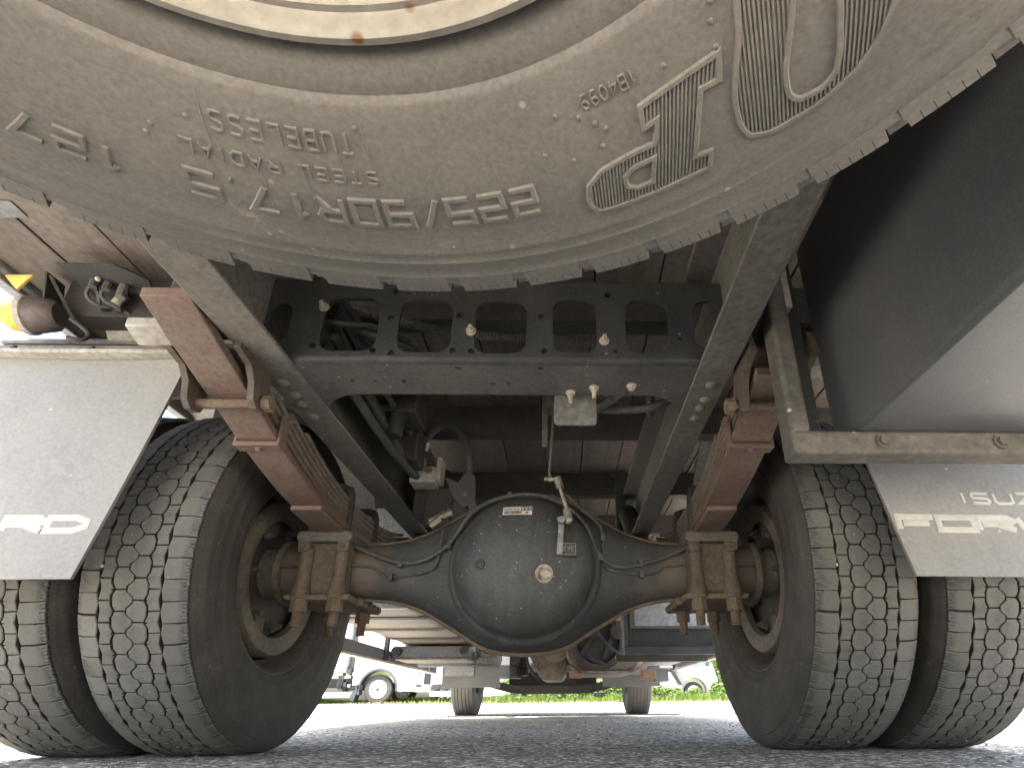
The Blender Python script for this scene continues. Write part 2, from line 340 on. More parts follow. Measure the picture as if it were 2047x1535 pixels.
# ------------------------------------------------------------------ stroke lettering
G = {
 '0': [[(0,0),(1,0),(1,1),(0,1),'c']], '1': [[(.15,.75),(.55,1),(.55,0)]], '2': [[(0,1),(1,1),(1,.5),(0,.5),(0,0),(1,0)]],
 '3': [[(0,1),(1,1),(1,0),(0,0)],[(.3,.5),(.85,.5)]], '4': [[(.8,0),(.8,1),(0,.3),(1,.3)]], '5': [[(1,1),(0,1),(0,.55),(1,.55),(1,0),(0,0)]],
 '7': [[(0,1),(1,1),(.35,0)]], '9': [[(1,.5),(0,.5),(0,1),(1,1),(1,0),(.1,0)]], '6': [[(1,1),(0,1),(0,0),(1,0),(1,.5),(.1,.5)]],
 '8': [[(0,0),(1,0),(1,1),(0,1),'c'],[(.1,.5),(.9,.5)]],
 '/': [[(0,-.05),(.8,1.05)]], '.': [[(.4,0),(.6,0)]], ' ': [],
 'A': [[(0,0),(.5,1),(1,0)],[(.25,.35),(.75,.35)]], 'B': [[(0,0),(.85,0),(1,.25),(.85,.5),(1,.75),(.85,1),(0,1),'c'],[(.1,.5),(.8,.5)]],
 'D': [[(0,0),(.7,0),(1,.3),(1,.7),(.7,1),(0,1),'c']], 'E': [[(1,1),(0,1),(0,0),(1,0)],[(.12,.5),(.9,.5)]],
 'F': [[(1,1),(0,1),(0,0)],[(.12,.5),(.85,.5)]], 'I': [[(.5,0),(.5,1)]], 'L': [[(0,1),(0,0),(1,0)]], 'O': [[(0,0),(1,0),(1,1),(0,1),'c']],
 'R': [[(0,0),(0,1),(.85,1),(1,.75),(.85,.5),(.1,.5)],[(.55,.42),(1,0)]], 'S': [[(1,.95),(.1,1),(0,.75),(.1,.52),(.9,.48),(1,.25),(.9,0),(0,.05)]],
 'T': [[(0,1),(1,1)],[(.5,.9),(.5,0)]], 'U': [[(0,1),(0,.15),(.15,0),(.85,0),(1,.15),(1,1)]], 'Z': [[(0,1),(1,1),(0,0),(1,0)]],
 'W': [[(0,1),(.15,0),(.5,.7),(.85,0),(1,1)]], 'X': [[(0,0),(1,1)],[(0,1),(.45,.55)],[(.55,.45),(1,0)]], 'Y': [[(0,1),(.5,.5),(1,1)],[(.5,.45),(.5,0)]],
}
def ribbon(pts, w, closed):
    n = len(pts); L_, R_ = [], []
    for i in range(n):
        p = Vector(pts[i]); a = Vector(pts[i-1]) if (closed or i) else None; b = Vector(pts[(i+1) % n]) if (closed or i < n-1) else None
        d1 = (p-a).normalized() if a is not None else None; d2 = (b-p).normalized() if b is not None else None
        d1 = d1 or d2; d2 = d2 or d1
        n1 = Vector((-d1.y, d1.x)); n2 = Vector((-d2.y, d2.x)); m = n1+n2
        m = n1 if m.length < .2 else m.normalized(); k = min(1/max(m.dot(n1), .35), 2.2)
        L_.append(p+m*(w/2*k)); R_.append(p-m*(w/2*k))
    return L_, R_
def raised(mb, pts, w, closed, fn, h, dens=None):
    # fn(point2d, height) -> world; chamfered raised strip
    if dens:
        q = []
        rng = list(zip(pts, pts[1:]+pts[:1])) if closed else list(zip(pts, pts[1:]))
        for a, b in rng:
            k = max(1, int(hypot(b[0]-a[0], b[1]-a[1])/dens)); q += [(a[0]+(b[0]-a[0])*i/k, a[1]+(b[1]-a[1])*i/k) for i in range(k)]
        if not closed: q.append(pts[-1])
        pts = q
    L0, R0 = ribbon(pts, w, closed); L1, R1 = ribbon(pts, w*.55, closed); n = len(pts); vs_ = []
    for i in range(n): vs_ += [fn(L0[i], -.0003), fn(L1[i], h), fn(R1[i], h), fn(R0[i], -.0003)]
    fs_ = []
    for i in range(n if closed else n-1):
        j = (i+1) % n
        for k in range(3): fs_.append((i*4+k, i*4+k+1, j*4+k+1, j*4+k))
    if not closed: fs_ += [(0,1,2,3), tuple((n-1)*4+k for k in (3,2,1,0))]
    mb.add(vs_, fs_)
def cut(pl, closed, t=.32):
    n = len(pl); o = []
    for i, p in enumerate(pl):
        if not closed and i in (0, n-1): o.append(p); continue
        for q in (pl[i-1], pl[(i+1) % n]): o.append((p[0]+(q[0]-p[0])*t, p[1]+(q[1]-p[1])*t))
    return o
def text(mb, s, cw, ch, gap, stroke, fn, h, slant=0, rounded=False):
    x = 0
    for c in s:
        w = cw*(.35 if c in '.I' else .45 if c == ' ' else .8 if c in '1/' else 1)
        for j, pl in enumerate(G[c]):
            cl = pl[-1] == 'c'; pp = [p for p in pl if p != 'c']
            if rounded and c in '0123569SU' and len(pp) > 3: pp = cut(pp, cl)
            pp = [(x+p[0]*w+slant*p[1]*ch, p[1]*ch) for p in pp]
            raised(mb, pp, stroke, cl, fn, h+j*.0002, dens=.008)
        x += w+gap
    return x

# ------------------------------------------------------------------ GROUND (setting)
def hgt(x, y):
    t = min(max((y-7)/7, 0), 1); t = t*t*(3-2*t); return .10*t
g = MB()
ys = [-60, -20, -8, -3, -1, 0, 1, 2, 3, 4, 5, 6, 7, 8, 9, 10, 11, 12, 13, 14, 16, 20]; xs = [-80, -30, -12, -6, -3, -1, 0, 1, 3, 6, 12, 30, 80]
g.add([(x, y, hgt(x, y)) for y in ys for x in xs], [(j*13+i, j*13+i+1, (j+1)*13+i+1, (j+1)*13+i) for j in range(len(ys)-1) for i in range(12)])
o = put('road', g, m_asphalt); o['kind'] = 'structure'
m_conc = mat('pale_concrete', (.42,.40,.36), (.50,.48,.44), .5, 1.2, .85, bump=.1, bscale=40, vary=.15)
g = MB(); ysc = [5.25,5.6,6,7,8,9,10,11,12,13,14,15.75]
g.add([(x, y if k else y+.02*sin(x*3)+.01*sin(x*11), hgt(x, y)+.004) for k, y in enumerate(ysc) for x in [-60,-20]+[-8+.25*i for i in range(65)]+[20,60]], [(j*69+i, j*69+i+1, (j+1)*69+i+1, (j+1)*69+i) for j in range(11) for i in range(68)])
o = put('concrete_apron', g, m_conc); o['kind'] = 'structure'
m_dirt = mat('red_dirt', (.20,.105,.06), (.14,.10,.07), .5, 30, .95)
rn = random.Random(3); g = MB()
for _ in range(900):
    x = rn.choice((rn.uniform(-3.4,-1.1), rn.uniform(1.0,2.2), rn.uniform(-3,2.4))); g.ball((x, 5.22+rn.gauss(0,.07), .006), rn.uniform(.003,.008), 6, rn.uniform(.8,2.5), 1, .5)
o = put('leaf_litter', g, m_dirt); o['kind'] = 'stuff'
m_soil = mat('soil_verge', (.12, .10, .06), (.10, .13, .04), .5, 2, .95)
g = MB(); g.add([(x, y, .104+.02*sin(x*.7)*(y > 17)+(.25 if y > 100 else 0)) for y in (15.6, 18, 24, 60, 400) for x in (-400, -20, -8, 0, 8, 20, 400)],
                [(j*7+i, j*7+i+1, (j+1)*7+i+1, (j+1)*7+i) for j in range(4) for i in range(6)])
o = put('verge_ground', g, m_soil); o['kind'] = 'structure'

# ------------------------------------------------------------------ TRUCK
DR, WB, ZA = 1.424, 4.19, .4125
truck = thing('truck', 'grey-brown dusty lorry seen from beneath, with dual rear tyres and round black axle housing', 'truck', (0, 3.2, 0))
def part(name, mb, m, label=None, b=None): 
    o = put(name, mb, m, truck, label=label)
    if b: bev(o, b)
    return o
def sub(name, mb, m, parent, loc=None, label=None, b=None):
    o = put(name, mb, m, parent, loc, label)
    if b: bev(o, b)
    return o

# frame rails
rivet_me = MB(); rivet_me.lathe([(0,.0115),(-.003,.0108),(-.006,.007),(-.0072,.0)], 14, axis=(0,0,1)); rivet_me = rivet_me.mesh('rivet', 60)
for s, xo, xi in ((-1, -.432, -.362), (1, .412, .348)):
    mb = MB(); t = .008*s
    poly = [(xo,.65),(xi,.65),(xi,.657),(xo-t,.659),(xo-t,.876),(xi,.876),(xi,.884),(xo,.884)]
    mb.prism(poly, 1, -.45, 6.3)
    rail = part('frame_rail', mb, m_rail, b=.002)
    for (x, y) in ([(-.404,.856),(-.402,.899),(-.405,.933),(-.404,.982)] if s < 0 else [(.384,.856),(.386,.908),(.384,.94),(.382,.981)]):
        sub('rivet', rivet_me, m_rail, rail, (x, y, .65))

# rear cross member: web with five windows, bent into a bottom flange with arched ends
hol = [(-.321,-.222,.674,.788),(-.186,-.091,.672,.786),(-.050,.042,.671,.786),(.089,.168,.673,.79),(.220,.298,.673,.79)]
small = [(-.33,.685,.006),(-.201,.745,.006),(-.225,.676,.006),(-.192,.670,.006),(-.078,.751,.007),(-.086,.677,.006),(-.053,.675,.006),
         (.068,.751,.006),(.075,.676,.006),(.318,.704,.005),(.200,.676,.004),(-.20,.805,.006),(.19,.802,.006)]
outer = [(-.424,.664),(.404,.664),(.404,.828),(-.424,.828)]
notL = rrect(-.415,-.378,.69,.775,.018); notR = rrect(.345,.395,.685,.79,.024)
me = plate('web', outer, [rrect(a,b,c,d,.024) for a,b,c,d in hol]+[circ(*h) for h in small]+[notL, notR], .007, XZ(.7955))
cross = part('cross_member', me, m_black)
mb = MB()   # rounded bend and top lip
arc = [(.792, .664), (.7925,.6605),(.7945,.657),(.7975,.6545),(.802,.653)]
arci = [(.802,.6585),(.8005,.6595),(.7995,.6615),(.799,.664)]
mb.prism(arc+arci, 0, -.424, .404); mb.prism([(.792,.828),(.7925,.832),(.797,.835),(.83,.835),(.83,.829),(.799,.828)], 0, -.424, .404)
sub('bent_edge', mb, m_black, cross)
fl = [(-.424,.802),(.404,.802),(.404,1.075),(.352,1.075)]
fl += [(.352-.085*(1-cos(radians(a))), 1.0-.10*sin(radians(a))) for a in range(0, 91, 10)]
fl += [(-.37+.092*(1-cos(radians(a))), 1.0-.10*sin(radians(a))) for a in range(90, -1, -10)]
fl += [(-.37,1.075),(-.424,1.075)]
fh = [(-.278,.855,.005),(-.236,.855,.004),(-.185,.856,.005),(-.024,.861,.0045),(.006,.861,.004),(-.078,.812,.006),(.068,.812,.006)]
me = plate('flange', fl, [circ(*h) for h in fh], .0055, XY(.65575))
sub('bottom_flange', me, m_flange, cross)
for x, y, z, d in ((-.323,.792,.767,(0,-1,0)),(-.056,.792,.717,(0,-1,0)),(.181,.792,.699,(0,-1,0))):
    sub('bolt', MB().bolt((x,y,z), d, .0068, .008, .008), m_pale, cross)
pl_ = part('hanging_plate', plate('hanging_plate', rrect(.091,.172,.590,.70,.008), [], .003, XZ(.905)), m_alu, 'small grey plate bolted under the cross member')
for x, y in ((.122,.890),(.166,.872),(.236,.865)):
    sub('bolt', MB().bolt((x,y,.653), (0,0,-1), .0072, .008, .014 if x < .2 else .003), m_pale, pl_)

# deck: planks, cross beams, side sill
deck = part('deck_side_rail', MB().box(-1.13,-1.10,-.62,4.3,.955,1.16).box(1.10,1.13,-.62,4.3,.955,1.16).box(-1.10,1.10,4.27,4.3,.985,1.25), m_plastic, b=.004)
x = -1.098; i = 0
floor = part('deck_floor', MB().box(-1.098,1.098,-.6,4.26,1.022,1.06), m_dark)
while x < 1.09:
    w = min(random.uniform(.135,.155), 1.098-x); zz = .985+random.uniform(-.0015,.0015)
    y = -.6; cuts = sorted(random.sample([.2,1.9,2.1,2.5,3.1], 1))+[4.26]
    for y1 in cuts:
        sub('plank', bevbox := MB().box(x+.002, x+w-.002, y+.0015, y1-.0015, zz, 1.021), random.choice((m_wood, m_wood, m_wood2)), floor, b=.0015); y = y1
    x += w
for y in (-.11,.43,.97,1.51,2.05,2.59,3.13,3.67):
    part('cross_beam', MB().prism([(y,.887),(y+.05,.887),(y+.05,.893),(y+.006,.893),(y+.006,.975),(y+.05,.975),(y+.05,.9835),(y,.9835)], 0, -.99, 1.02), m_dark, b=.0015)
# corrugated conduits that pass behind the cross member windows
mb = MB()
pts = [(-.36,.93,.89),(-.26,.945,.864),(-.13,.95,.834),(-.05,.95,.829),(.06,.95,.825),(.18,.95,.816),(.30,1.0,.80),(.33,1.2,.78)]
P2 = [Vector(p) for p in pts]
for _ in range(2):
    q = [P2[0]]
    for a, b in zip(P2, P2[1:]): q += [a*.75+b*.25, a*.25+b*.75]
    q.append(P2[-1]); P2 = q
P3 = []
for a, b in zip(P2, P2[1:]):
    k = max(1, int((b-a).length/.003)); P3 += [a.lerp(b, j/k) for j in range(k)]
mb.tube(P3, .0105, 8, ring=.84); part('corrugated_conduit', mb, m_flange)
for pts, r in (([(-.36,.86,.80),(-.30,.88,.79),(-.24,.90,.775),(-.2,.93,.78),(-.16,1.1,.80)],.008),([(-.37,.84,.78),(-.31,.85,.775),(-.26,.87,.79),(-.22,.95,.81)],.006),
               ([(.235,.88,.66),(.20,.95,.667),(.17,1.0,.675),(.15,1.1,.70)],.009),([(.18,1.02,.69),(.28,.98,.668),(.33,.98,.69)],.009)):
    part('cable', MB().tube(pts, r, 8, 2), m_hose)

# ---------------------------------------------------------------- tyres
def fit_tyre_mesh():
    R = .419; flat = -ZA+.0005
    def crown(u): a = abs(u); return R-.0016*(a/.08)**2-(.0052*max(0,(a-.08)/.017)**2)
    def pt(s, u, dep):
        a = s/R; r = crown(u)-dep; return (u, r*cos(a), r*sin(a))
    N_ = 64; p = 2*pi*R/N_; gd = .0095
    mt = MB()
    nseg = 126; us = [-.097,-.06,-.03,0,.03,.06,.097]
    mt.add([pt(2*pi*R*k/nseg, u, gd) for k in range(nseg) for u in us], [(k*7+i, ((k+1) % nseg)*7+i, ((k+1) % nseg)*7+i+1, k*7+i+1) for k in range(nseg) for i in range(6)])
    rnd = random.Random(3)
    def block(poly, s0, mir):
        poly = [((a+rnd.uniform(-.014,.014))*p, u*mir+rnd.uniform(-.0005,.0005)) for a, u in poly]
        cx = sum(q[0] for q in poly)/len(poly); cu_ = sum(q[1] for q in poly)/len(poly)
        n = len(poly); vs_ = []; dz = rnd.uniform(0, .0011)
        ch = rnd.uniform(.0009, .0020)
        for k, (dep, ins) in enumerate(((gd+.001, -.0004), (.0014+dz, 0), (dz, ch))):
            for a, u in poly:
                da, du = a-cx, u-cu_; l = hypot(da, du); f = (l-ins)/l
                vs_.append(pt(s0+cx+da*f+.10*(u)*0, cu_+du*f, dep))
        mt.add(vs_, [(k*n+i, k*n+(i+1) % n, (k+1)*n+(i+1) % n, (k+1)*n+i) for k in range(2) for i in range(n)]+[tuple(2*n+i for i in range(n))])
    A = [(-.48,-.0605),(0,-.0570),(.48,-.0605),(.482,-.085),(.482,-.1005)]
    for k in range(5):
        a = .482-(k+.5)*.964/5; A += [(a+.022,-.1005),(a+.016,-.0945),(a-.016,-.0945),(a-.022,-.1005)]
    A += [(-.482,-.1005),(-.482,-.085)]
    B = [(-.475,-.0568),(0,-.0532),(.475,-.0568),(.475,-.0355),(.28,-.0350),(.06,-.0302),(.03,-.035),(-.02,-.0298),(-.28,-.0350),(-.475,-.0355)]
    Cc = [(-.472,-.0262),(-.22,-.0318),(.22,-.0318),(.472,-.0262),(.472,-.0070),(.38,-.0066),(.12,.0046),(-.12,.0046),(-.38,-.0066),(-.472,-.0070)]
    for k in range(N_):
        s0 = k*p; j = lambda: rnd.uniform(-.02,.02)*p
        block(A, s0+.30*p+j(), 1); block(B, s0+.65*p, 1); block(Cc, s0+.15*p, 1)
        block(Cc, s0+.65*p, -1); block(B, s0+1.15*p, -1); block(A, s0+.72*p+j(), -1)
    st = MB()
    for _ in range(16):
        a = rnd.uniform(0, 2*pi*R); u = rnd.choice((-.058,-.033,.033,.058,0)); st.ball(pt(a, u, .003), rnd.uniform(.0025,.0045), 6, 1, 1, 1)
    global stone_me
    stone_me = st.mesh('stuck_stone', 60)
    ms = MB()
    pr = [(.096,.4075),(.0985,.4055),(.101,.402),(.1035,.396),(.1065,.392),(.1075,.385),(.1095,.384),(.1115,.37),(.1125,.352),(.1130,.350),(.1128,.348),(.112,.332),(.1095,.312),(.1105,.310),(.1095,.308),(.106,.285),(.101,.268),(.1,.262),(.0975,.260),(.095,.250),(.091,.243),(.086,.238),(.078,.232)]
    prof = [(-u, r) for u, r in pr[::-1]]+[(u, r) for u, r in pr]
    half = len(pr)
    ms.lathe(prof[:half], 96, axis=(1,0,0)); ms.lathe(prof[half:], 96, axis=(1,0,0))
    for mb in (mt, ms):
        mb.v = [(x*(1+(.10*max(0,(-z-.30)/.11)**2 if mb is ms else 0)), y, max(z, flat)) for x, y, z in mb.v]
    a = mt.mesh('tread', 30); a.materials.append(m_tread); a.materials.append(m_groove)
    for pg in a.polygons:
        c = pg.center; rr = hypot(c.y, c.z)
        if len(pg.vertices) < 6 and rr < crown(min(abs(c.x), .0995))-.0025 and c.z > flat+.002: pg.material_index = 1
    b = ms.mesh('sidewall', 60); b.materials.append(m_wall)
    return a, b
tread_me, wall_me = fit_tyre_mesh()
# rim: barrel open towards the truck centre (local -x side for the right wheel is inner)
def rim_mesh(side):
    mb = MB(); s = -side
    mb.lathe([(s*.079,.234),(s*.0845,.240),(s*.088,.2395),(s*.0885,.2365),(s*.084,.233),(s*.079,.2265),(s*.06,.219),(s*.045,.213),(s*.035,.205),(s*.0,.203),(-s*.06,.204),(-s*.075,.215),(-s*.088,.232),(-s*.088,.2395),(-s*.08,.238)], 72)
    me = mb.mesh('rim', 35); me.materials.append(m_rim)
    d = MB()   # wheel disc with hand holes as raised dark bosses
    d.lathe([(-s*.05,.204),(-s*.052,.19),(-s*.035,.17),(-s*.03,.12),(-s*.03,.07)], 60)
    me2 = d.mesh('wheel_disc', 40); me2.materials.append(m_rim)
    e = MB()   # brake drum ring and backing plate
    e.lathe([(s*.065,.176),(s*.072,.192),(s*.060,.198),(s*.02,.199),(-s*.02,.196),(-s*.03,.15)], 64)
    e.lathe([(s*.072,.192),(s*.074,.172),(s*.066,.152),(s*.05,.148)], 64)
    me3 = e.mesh('brake_drum', 35); me3.materials.append(m_drum)
    bk = MB(); bk.lathe([(s*.035,.185),(s*.030,.10),(s*.035,.05)], 48); me5 = bk.mesh('backing_plate', 35); me5.materials.append(m_dark)
    f = MB()
    for k in range(7):
        a = 2*pi*k/7+.5; f.bolt((s*.048, .125*cos(a), .125*sin(a)), (s,0,0), .011, .012, .01)
    for a in (-1.95, 2.1): f.box(s*.05-.01, s*.05+.012, .15*cos(a)-.02, .15*cos(a)+.02, .15*sin(a)-.03, .15*sin(a)+.03)
    f.tube([(s*.05,.11,.02),(s*.085,.12,.05),(s*.088,.13,.02),(s*.06,.14,-.03)], .004, 6, 2)
    me4 = f.mesh('brake_bolt', 30); me4.materials.append(m_rim)
    return me, me2, me3, me4, me5
RIMS = {-1: rim_mesh(-1), 1: rim_mesh(1)}
hole_me = MB(); hole_me.lathe([(0,.022),(.001,.016),(-.008,.013),(-.02,.012)], 16, axis=(1,0,0)); hole_me = hole_me.mesh('hole', 60)
for s in (-1, 1):
    for inner in (1, 0):
        w = bpy.data.objects.new('rear_wheel', None); C.objects.link(w); w.parent = truck; w.empty_display_size = .1
        w.location = Vector((s*(.696 if inner else .956), DR, ZA))-Vector(truck.location)
        w['localspace'] = 1
        if not inner: w['label'] = 'outer rear wheel of the dual pair'
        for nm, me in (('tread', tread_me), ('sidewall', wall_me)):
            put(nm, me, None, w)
        put('stuck_stone', stone_me, m_pale, w)['kind'] = 'stuff'
        for nm, me in zip(('rim','wheel_disc','brake_drum','brake_bolt','backing_plate'), RIMS[s]):
            if inner or nm in ('rim','wheel_disc'): (lambda o: o.__setitem__('kind', 'stuff') if o.name.startswith('brake_bolt') else None)(put(nm, me, None, w))

# ---------------------------------------------------------------- rear axle
hx = [(-.62,.066),(-.46,.070),(-.36,.074),(-.30,.086),(-.25,.105),(-.20,.136),(-.16,.158),(-.11,.192),(-.06,.206),(0,.2095),(.06,.206),(.11,.192),(.16,.158),(.20,.136),(.25,.105),(.30,.086),(.36,.074),(.46,.070),(.62,.066)]
def dep(a): a = abs(a); return .112 if a < .12 else .112-(.112-.068)*min(1, ((a-.12)/.22))
mb = MB(); seg = 28; rings = []
# densify
hx2 = []
for (a, h), (b, k) in zip(hx, hx[1:]): hx2 += [(a+(b-a)*i/3, h+(k-h)*i/3) for i in range(3)]
hx2.append(hx[-1])
hx2 = [(hx2[i][0], (hx2[max(i-1,0)][1]+2*hx2[i][1]+hx2[min(i+1,len(hx2)-1)][1])/4) for i in range(len(hx2))]
vv = []
for x, h in hx2:
    ex = 2.7
    for k in range(seg):
        a = 2*pi*k/seg; c_, s_ = cos(a), sin(a)
        vv.append((x+.012, DR+dep(x)*math.copysign(abs(c_)**(2/ex), c_), .4235+h*math.copysign(abs(s_)**(2/ex), s_)))
n = len(hx2)
mb.add(vv, [(i*seg+k, (i+1)*seg+k, (i+1)*seg+(k+1) % seg, i*seg+(k+1) % seg) for i in range(n-1) for k in range(seg)]+[tuple(range(seg)), tuple((n-1)*seg+k for k in range(seg))])
axle = part('rear_axle_housing', mb, m_axle, 'banjo-shaped rear axle housing with a brown rusty lower seam')
# welded seam along lower and upper edge
for sg in (-1, 1):
    t = MB(); t.tube([(x+.012, DR-dep(x)*.25, .4235+sg*(h+.0005)) for x, h in hx2 if abs(x) < .46], .006, 8)
    sub('weld_seam', t, m_rust, axle)
cx0 = .014; cz0 = .414
mb = MB(); yb = DR-.112
mb.lathe([(-.010,.190),(.000,.186),(.004,.181),(.006,.176),(.0115,.173),(.018,.1695)], 64, (cx0,yb,cz0), (0,-1,0))
prof = [(.018,.1695)]
for k in range(1, 15):
    a = radians(90-k*90/14); prof.append((.018+.088*(1-1)+.092*sin(radians(k*90/14))**.9, .1695*cos(radians(k*90/14))**.8))
mb.lathe(prof, 64, (cx0,yb,cz0), (0,-1,0))
cover = sub('axle_cover', mb, m_cover, axle)
def dome(x, z):   # y of the dome surface at x,z
    q = hypot(x-cx0, z-cz0); t = math.acos(min(1, (q/.1715)**1.25)); return yb-.018-.092*sin(t)**.9
py = dome(.066,.372)
n_ = Vector((.066-cx0, -.17, .372-cz0)).normalized()
pg = MB(); c_ = Vector((.064, dome(.064,.374), .374)); pg.cyl(c_-n_*.006, c_+n_*.006, .021, 24).cyl(c_+n_*.006, c_+n_*.009, .017, 20).cyl(c_+n_*.009, c_+n_*.024, .0150, 6).lathe([(.0241,.0125),(.0255,.0115),(.0245,.008),(.0245,0)],16,c_,n_)
sub('drain_plug', pg, m_galv, axle)
pg = MB(); c2 = Vector((-.083, dome(-.083,.397), .397)); n3 = (c2-Vector((cx0,1.46,cz0))).normalized(); pg.lathe([(-.004,.014),(.0025,.0125),(.0025,.008),(-.001,.004),(-.001,0)], 20, c2, n3)
sub('dimple', pg, m_axle, axle)
# paper label with numbers
lb = MB(); lt = MB(); lr = MB()
def onlab(u, v, h=0):
    x = -.036+u; z = .517+v; y = dome(x, z)-.0012-h; return (x, y, z)
k = 10; lw, lh = .070, .0235
lb.add([onlab(lw*i/k, lh*j/4) for j in range(5) for i in range(k+1)], [(j*(k+1)+i, j*(k+1)+i+1, (j+1)*(k+1)+i+1, (j+1)*(k+1)+i) for j in range(4) for i in range(k)])
lab = sub('paper_label', lb, m_tape, axle)
def fnl(off, v0): return lambda p, h: onlab(off+p[0], v0+p[1], .0004+max(h,0))
text(lt, '008', .0065, .0085, .002, .0017, fnl(.0445,.0125), .0002)
text(lt, '0L2104 12/10', .0022, .0042, .001, .0007, fnl(.004,.014), .0002)
for i in range(26):
    w_ = random.choice((.0006,.0009,.0013)); lt.add([onlab(.004+i*.0016, .003, .0006), onlab(.004+i*.0016+w_, .003, .0006), onlab(.004+i*.0016+w_, .0105, .0006), onlab(.004+i*.0016, .0105, .0006)], [(0,1,2,3)])
sub('label_print', lt, m_ink, lab) if False else put('label_print', lt, m_ink, axle)
lr.add([onlab(.055,.003,.0006), onlab(.0615,.003,.0006), onlab(.0615,.009,.0006), onlab(.055,.009,.0006)], [(0,1,2,3)]); put('label_stamp', lr, m_inkred, axle)
# small bracket on cover with 'EYE' tag, arm, load-sensing linkage
mb = MB(); yq = dome(.11,.432)-.004
mb.box(.088,.140,yq-.004,yq+.05,.414,.447); sub('link_bracket', mb, m_axle, axle, b=.002)
lt = MB()
raised(lt, [(.106,.417),(.137,.417),(.137,.444),(.106,.444)], .002, True, lambda p, h: (p[0], yq-.0045-max(h,0), p[1]), .001)
text(lt, 'EYE', .0065, .010, .0028, .002, lambda p, h: (.1085+p[0], yq-.0045-max(h,0), .426+p[1]), .001)
put('bracket_mark', lt, m_alu, axle)
yl = yq-.008
mb = MB().bar((.100,yl,.417),(.104,yl-.002,.497), .013,.004,(1,0,0)).cyl((.104,yl+.004,.497),(.104,yl-.012,.497),.009,6)
mb.cyl((.094,yl,.50),(.118,yl-.004,.503),.0075,10)
sub('link_arm', mb, m_alu, axle)
mb = MB().cyl((.120,yl,.497),(.118,yl,.525),.011,12).cyl((.118,yl,.523),(.099,yl,.585),.0052,10).cyl((.101,yl,.578),(.094,yl,.606),.0095,12).ball((.120,yl,.500),.012,10)
mb.cyl((.092,yl,.602),(.062,yl,.603),.0055,10).cyl((.080,yl,.603),(.072,yl,.603),.0085,6)
part('valve_link_rod', mb, m_galv, 'thin linkage rod with bright ball joints above the axle cover')
mb = MB().cyl((.074,yl,.604),(.086,1.17,.80),.0033,8); part('valve_lever', mb, m_bracket)
part('hanger_strip', MB().bar((.060,1.21,.89),(.062,1.21,.692),.014,.005,(1,0,0)).bar((.071,1.20,.89),(.071,1.20,.80),.006,.006,(1,0,0)).box(.062,.10,1.19,1.24,.80,.84), m_bracket, b=.001)

# brake pipes and hoses on the axle
def yax(x, z):
    d = dep(x-.012); return DR-d-.006
def onaxle(pts, off=0): return [(x, yax(x, z)-off, z) for x, z in pts]
hoseL = onaxle([(-.443,.487),(-.376,.455),(-.298,.429),(-.237,.433),(-.178,.470)], .004)
loop = [(-.150,.508),(-.128,.548),(-.085,.580),(-.03,.598),(.03,.602),(.08,.590),(.13,.560),(.172,.510)]
top_ = [(x, DR-.112-.012, z) for x, z in loop]
hoseR = onaxle([(.186,.467),(.215,.424),(.255,.414),(.316,.430),(.367,.445),(.441,.48),(.487,.493)], .004)
sub('brake_hose', MB().tube(hoseL+top_+hoseR, .0062, 8, 2), m_hose, axle)
sub('brake_pipe', MB().tube(onaxle([(-.60,.425),(-.376,.431),(-.345,.400),(-.321,.397),(-.223,.407),(-.206,.424),(-.200,.47),(-.198,.515)]), .0034, 8, 1), m_hose, axle)
sub('brake_pipe', MB().tube(onaxle([(.60,.425),(.367,.429),(.350,.406),(.302,.401),(.225,.405),(.209,.423),(.209,.512),(.192,.536),(.16,.56)])+[(.113,DR-.122,.605)], .0034, 8, 1), m_hose, axle)
cl = MB()
for x, z in ((-.30,.430),(-.322,.398),(-.178,.47),(-.128,.548),(-.03,.598),(.08,.590),(.20,.44),(.305,.428),(.305,.401),(.209,.49)):
    y = yax(x, z)-.004; cl.box(x-.005, x+.005, y-.006, y+.012, z-.009, z+.009)
sub('pipe_clip', cl, m_hose, axle)

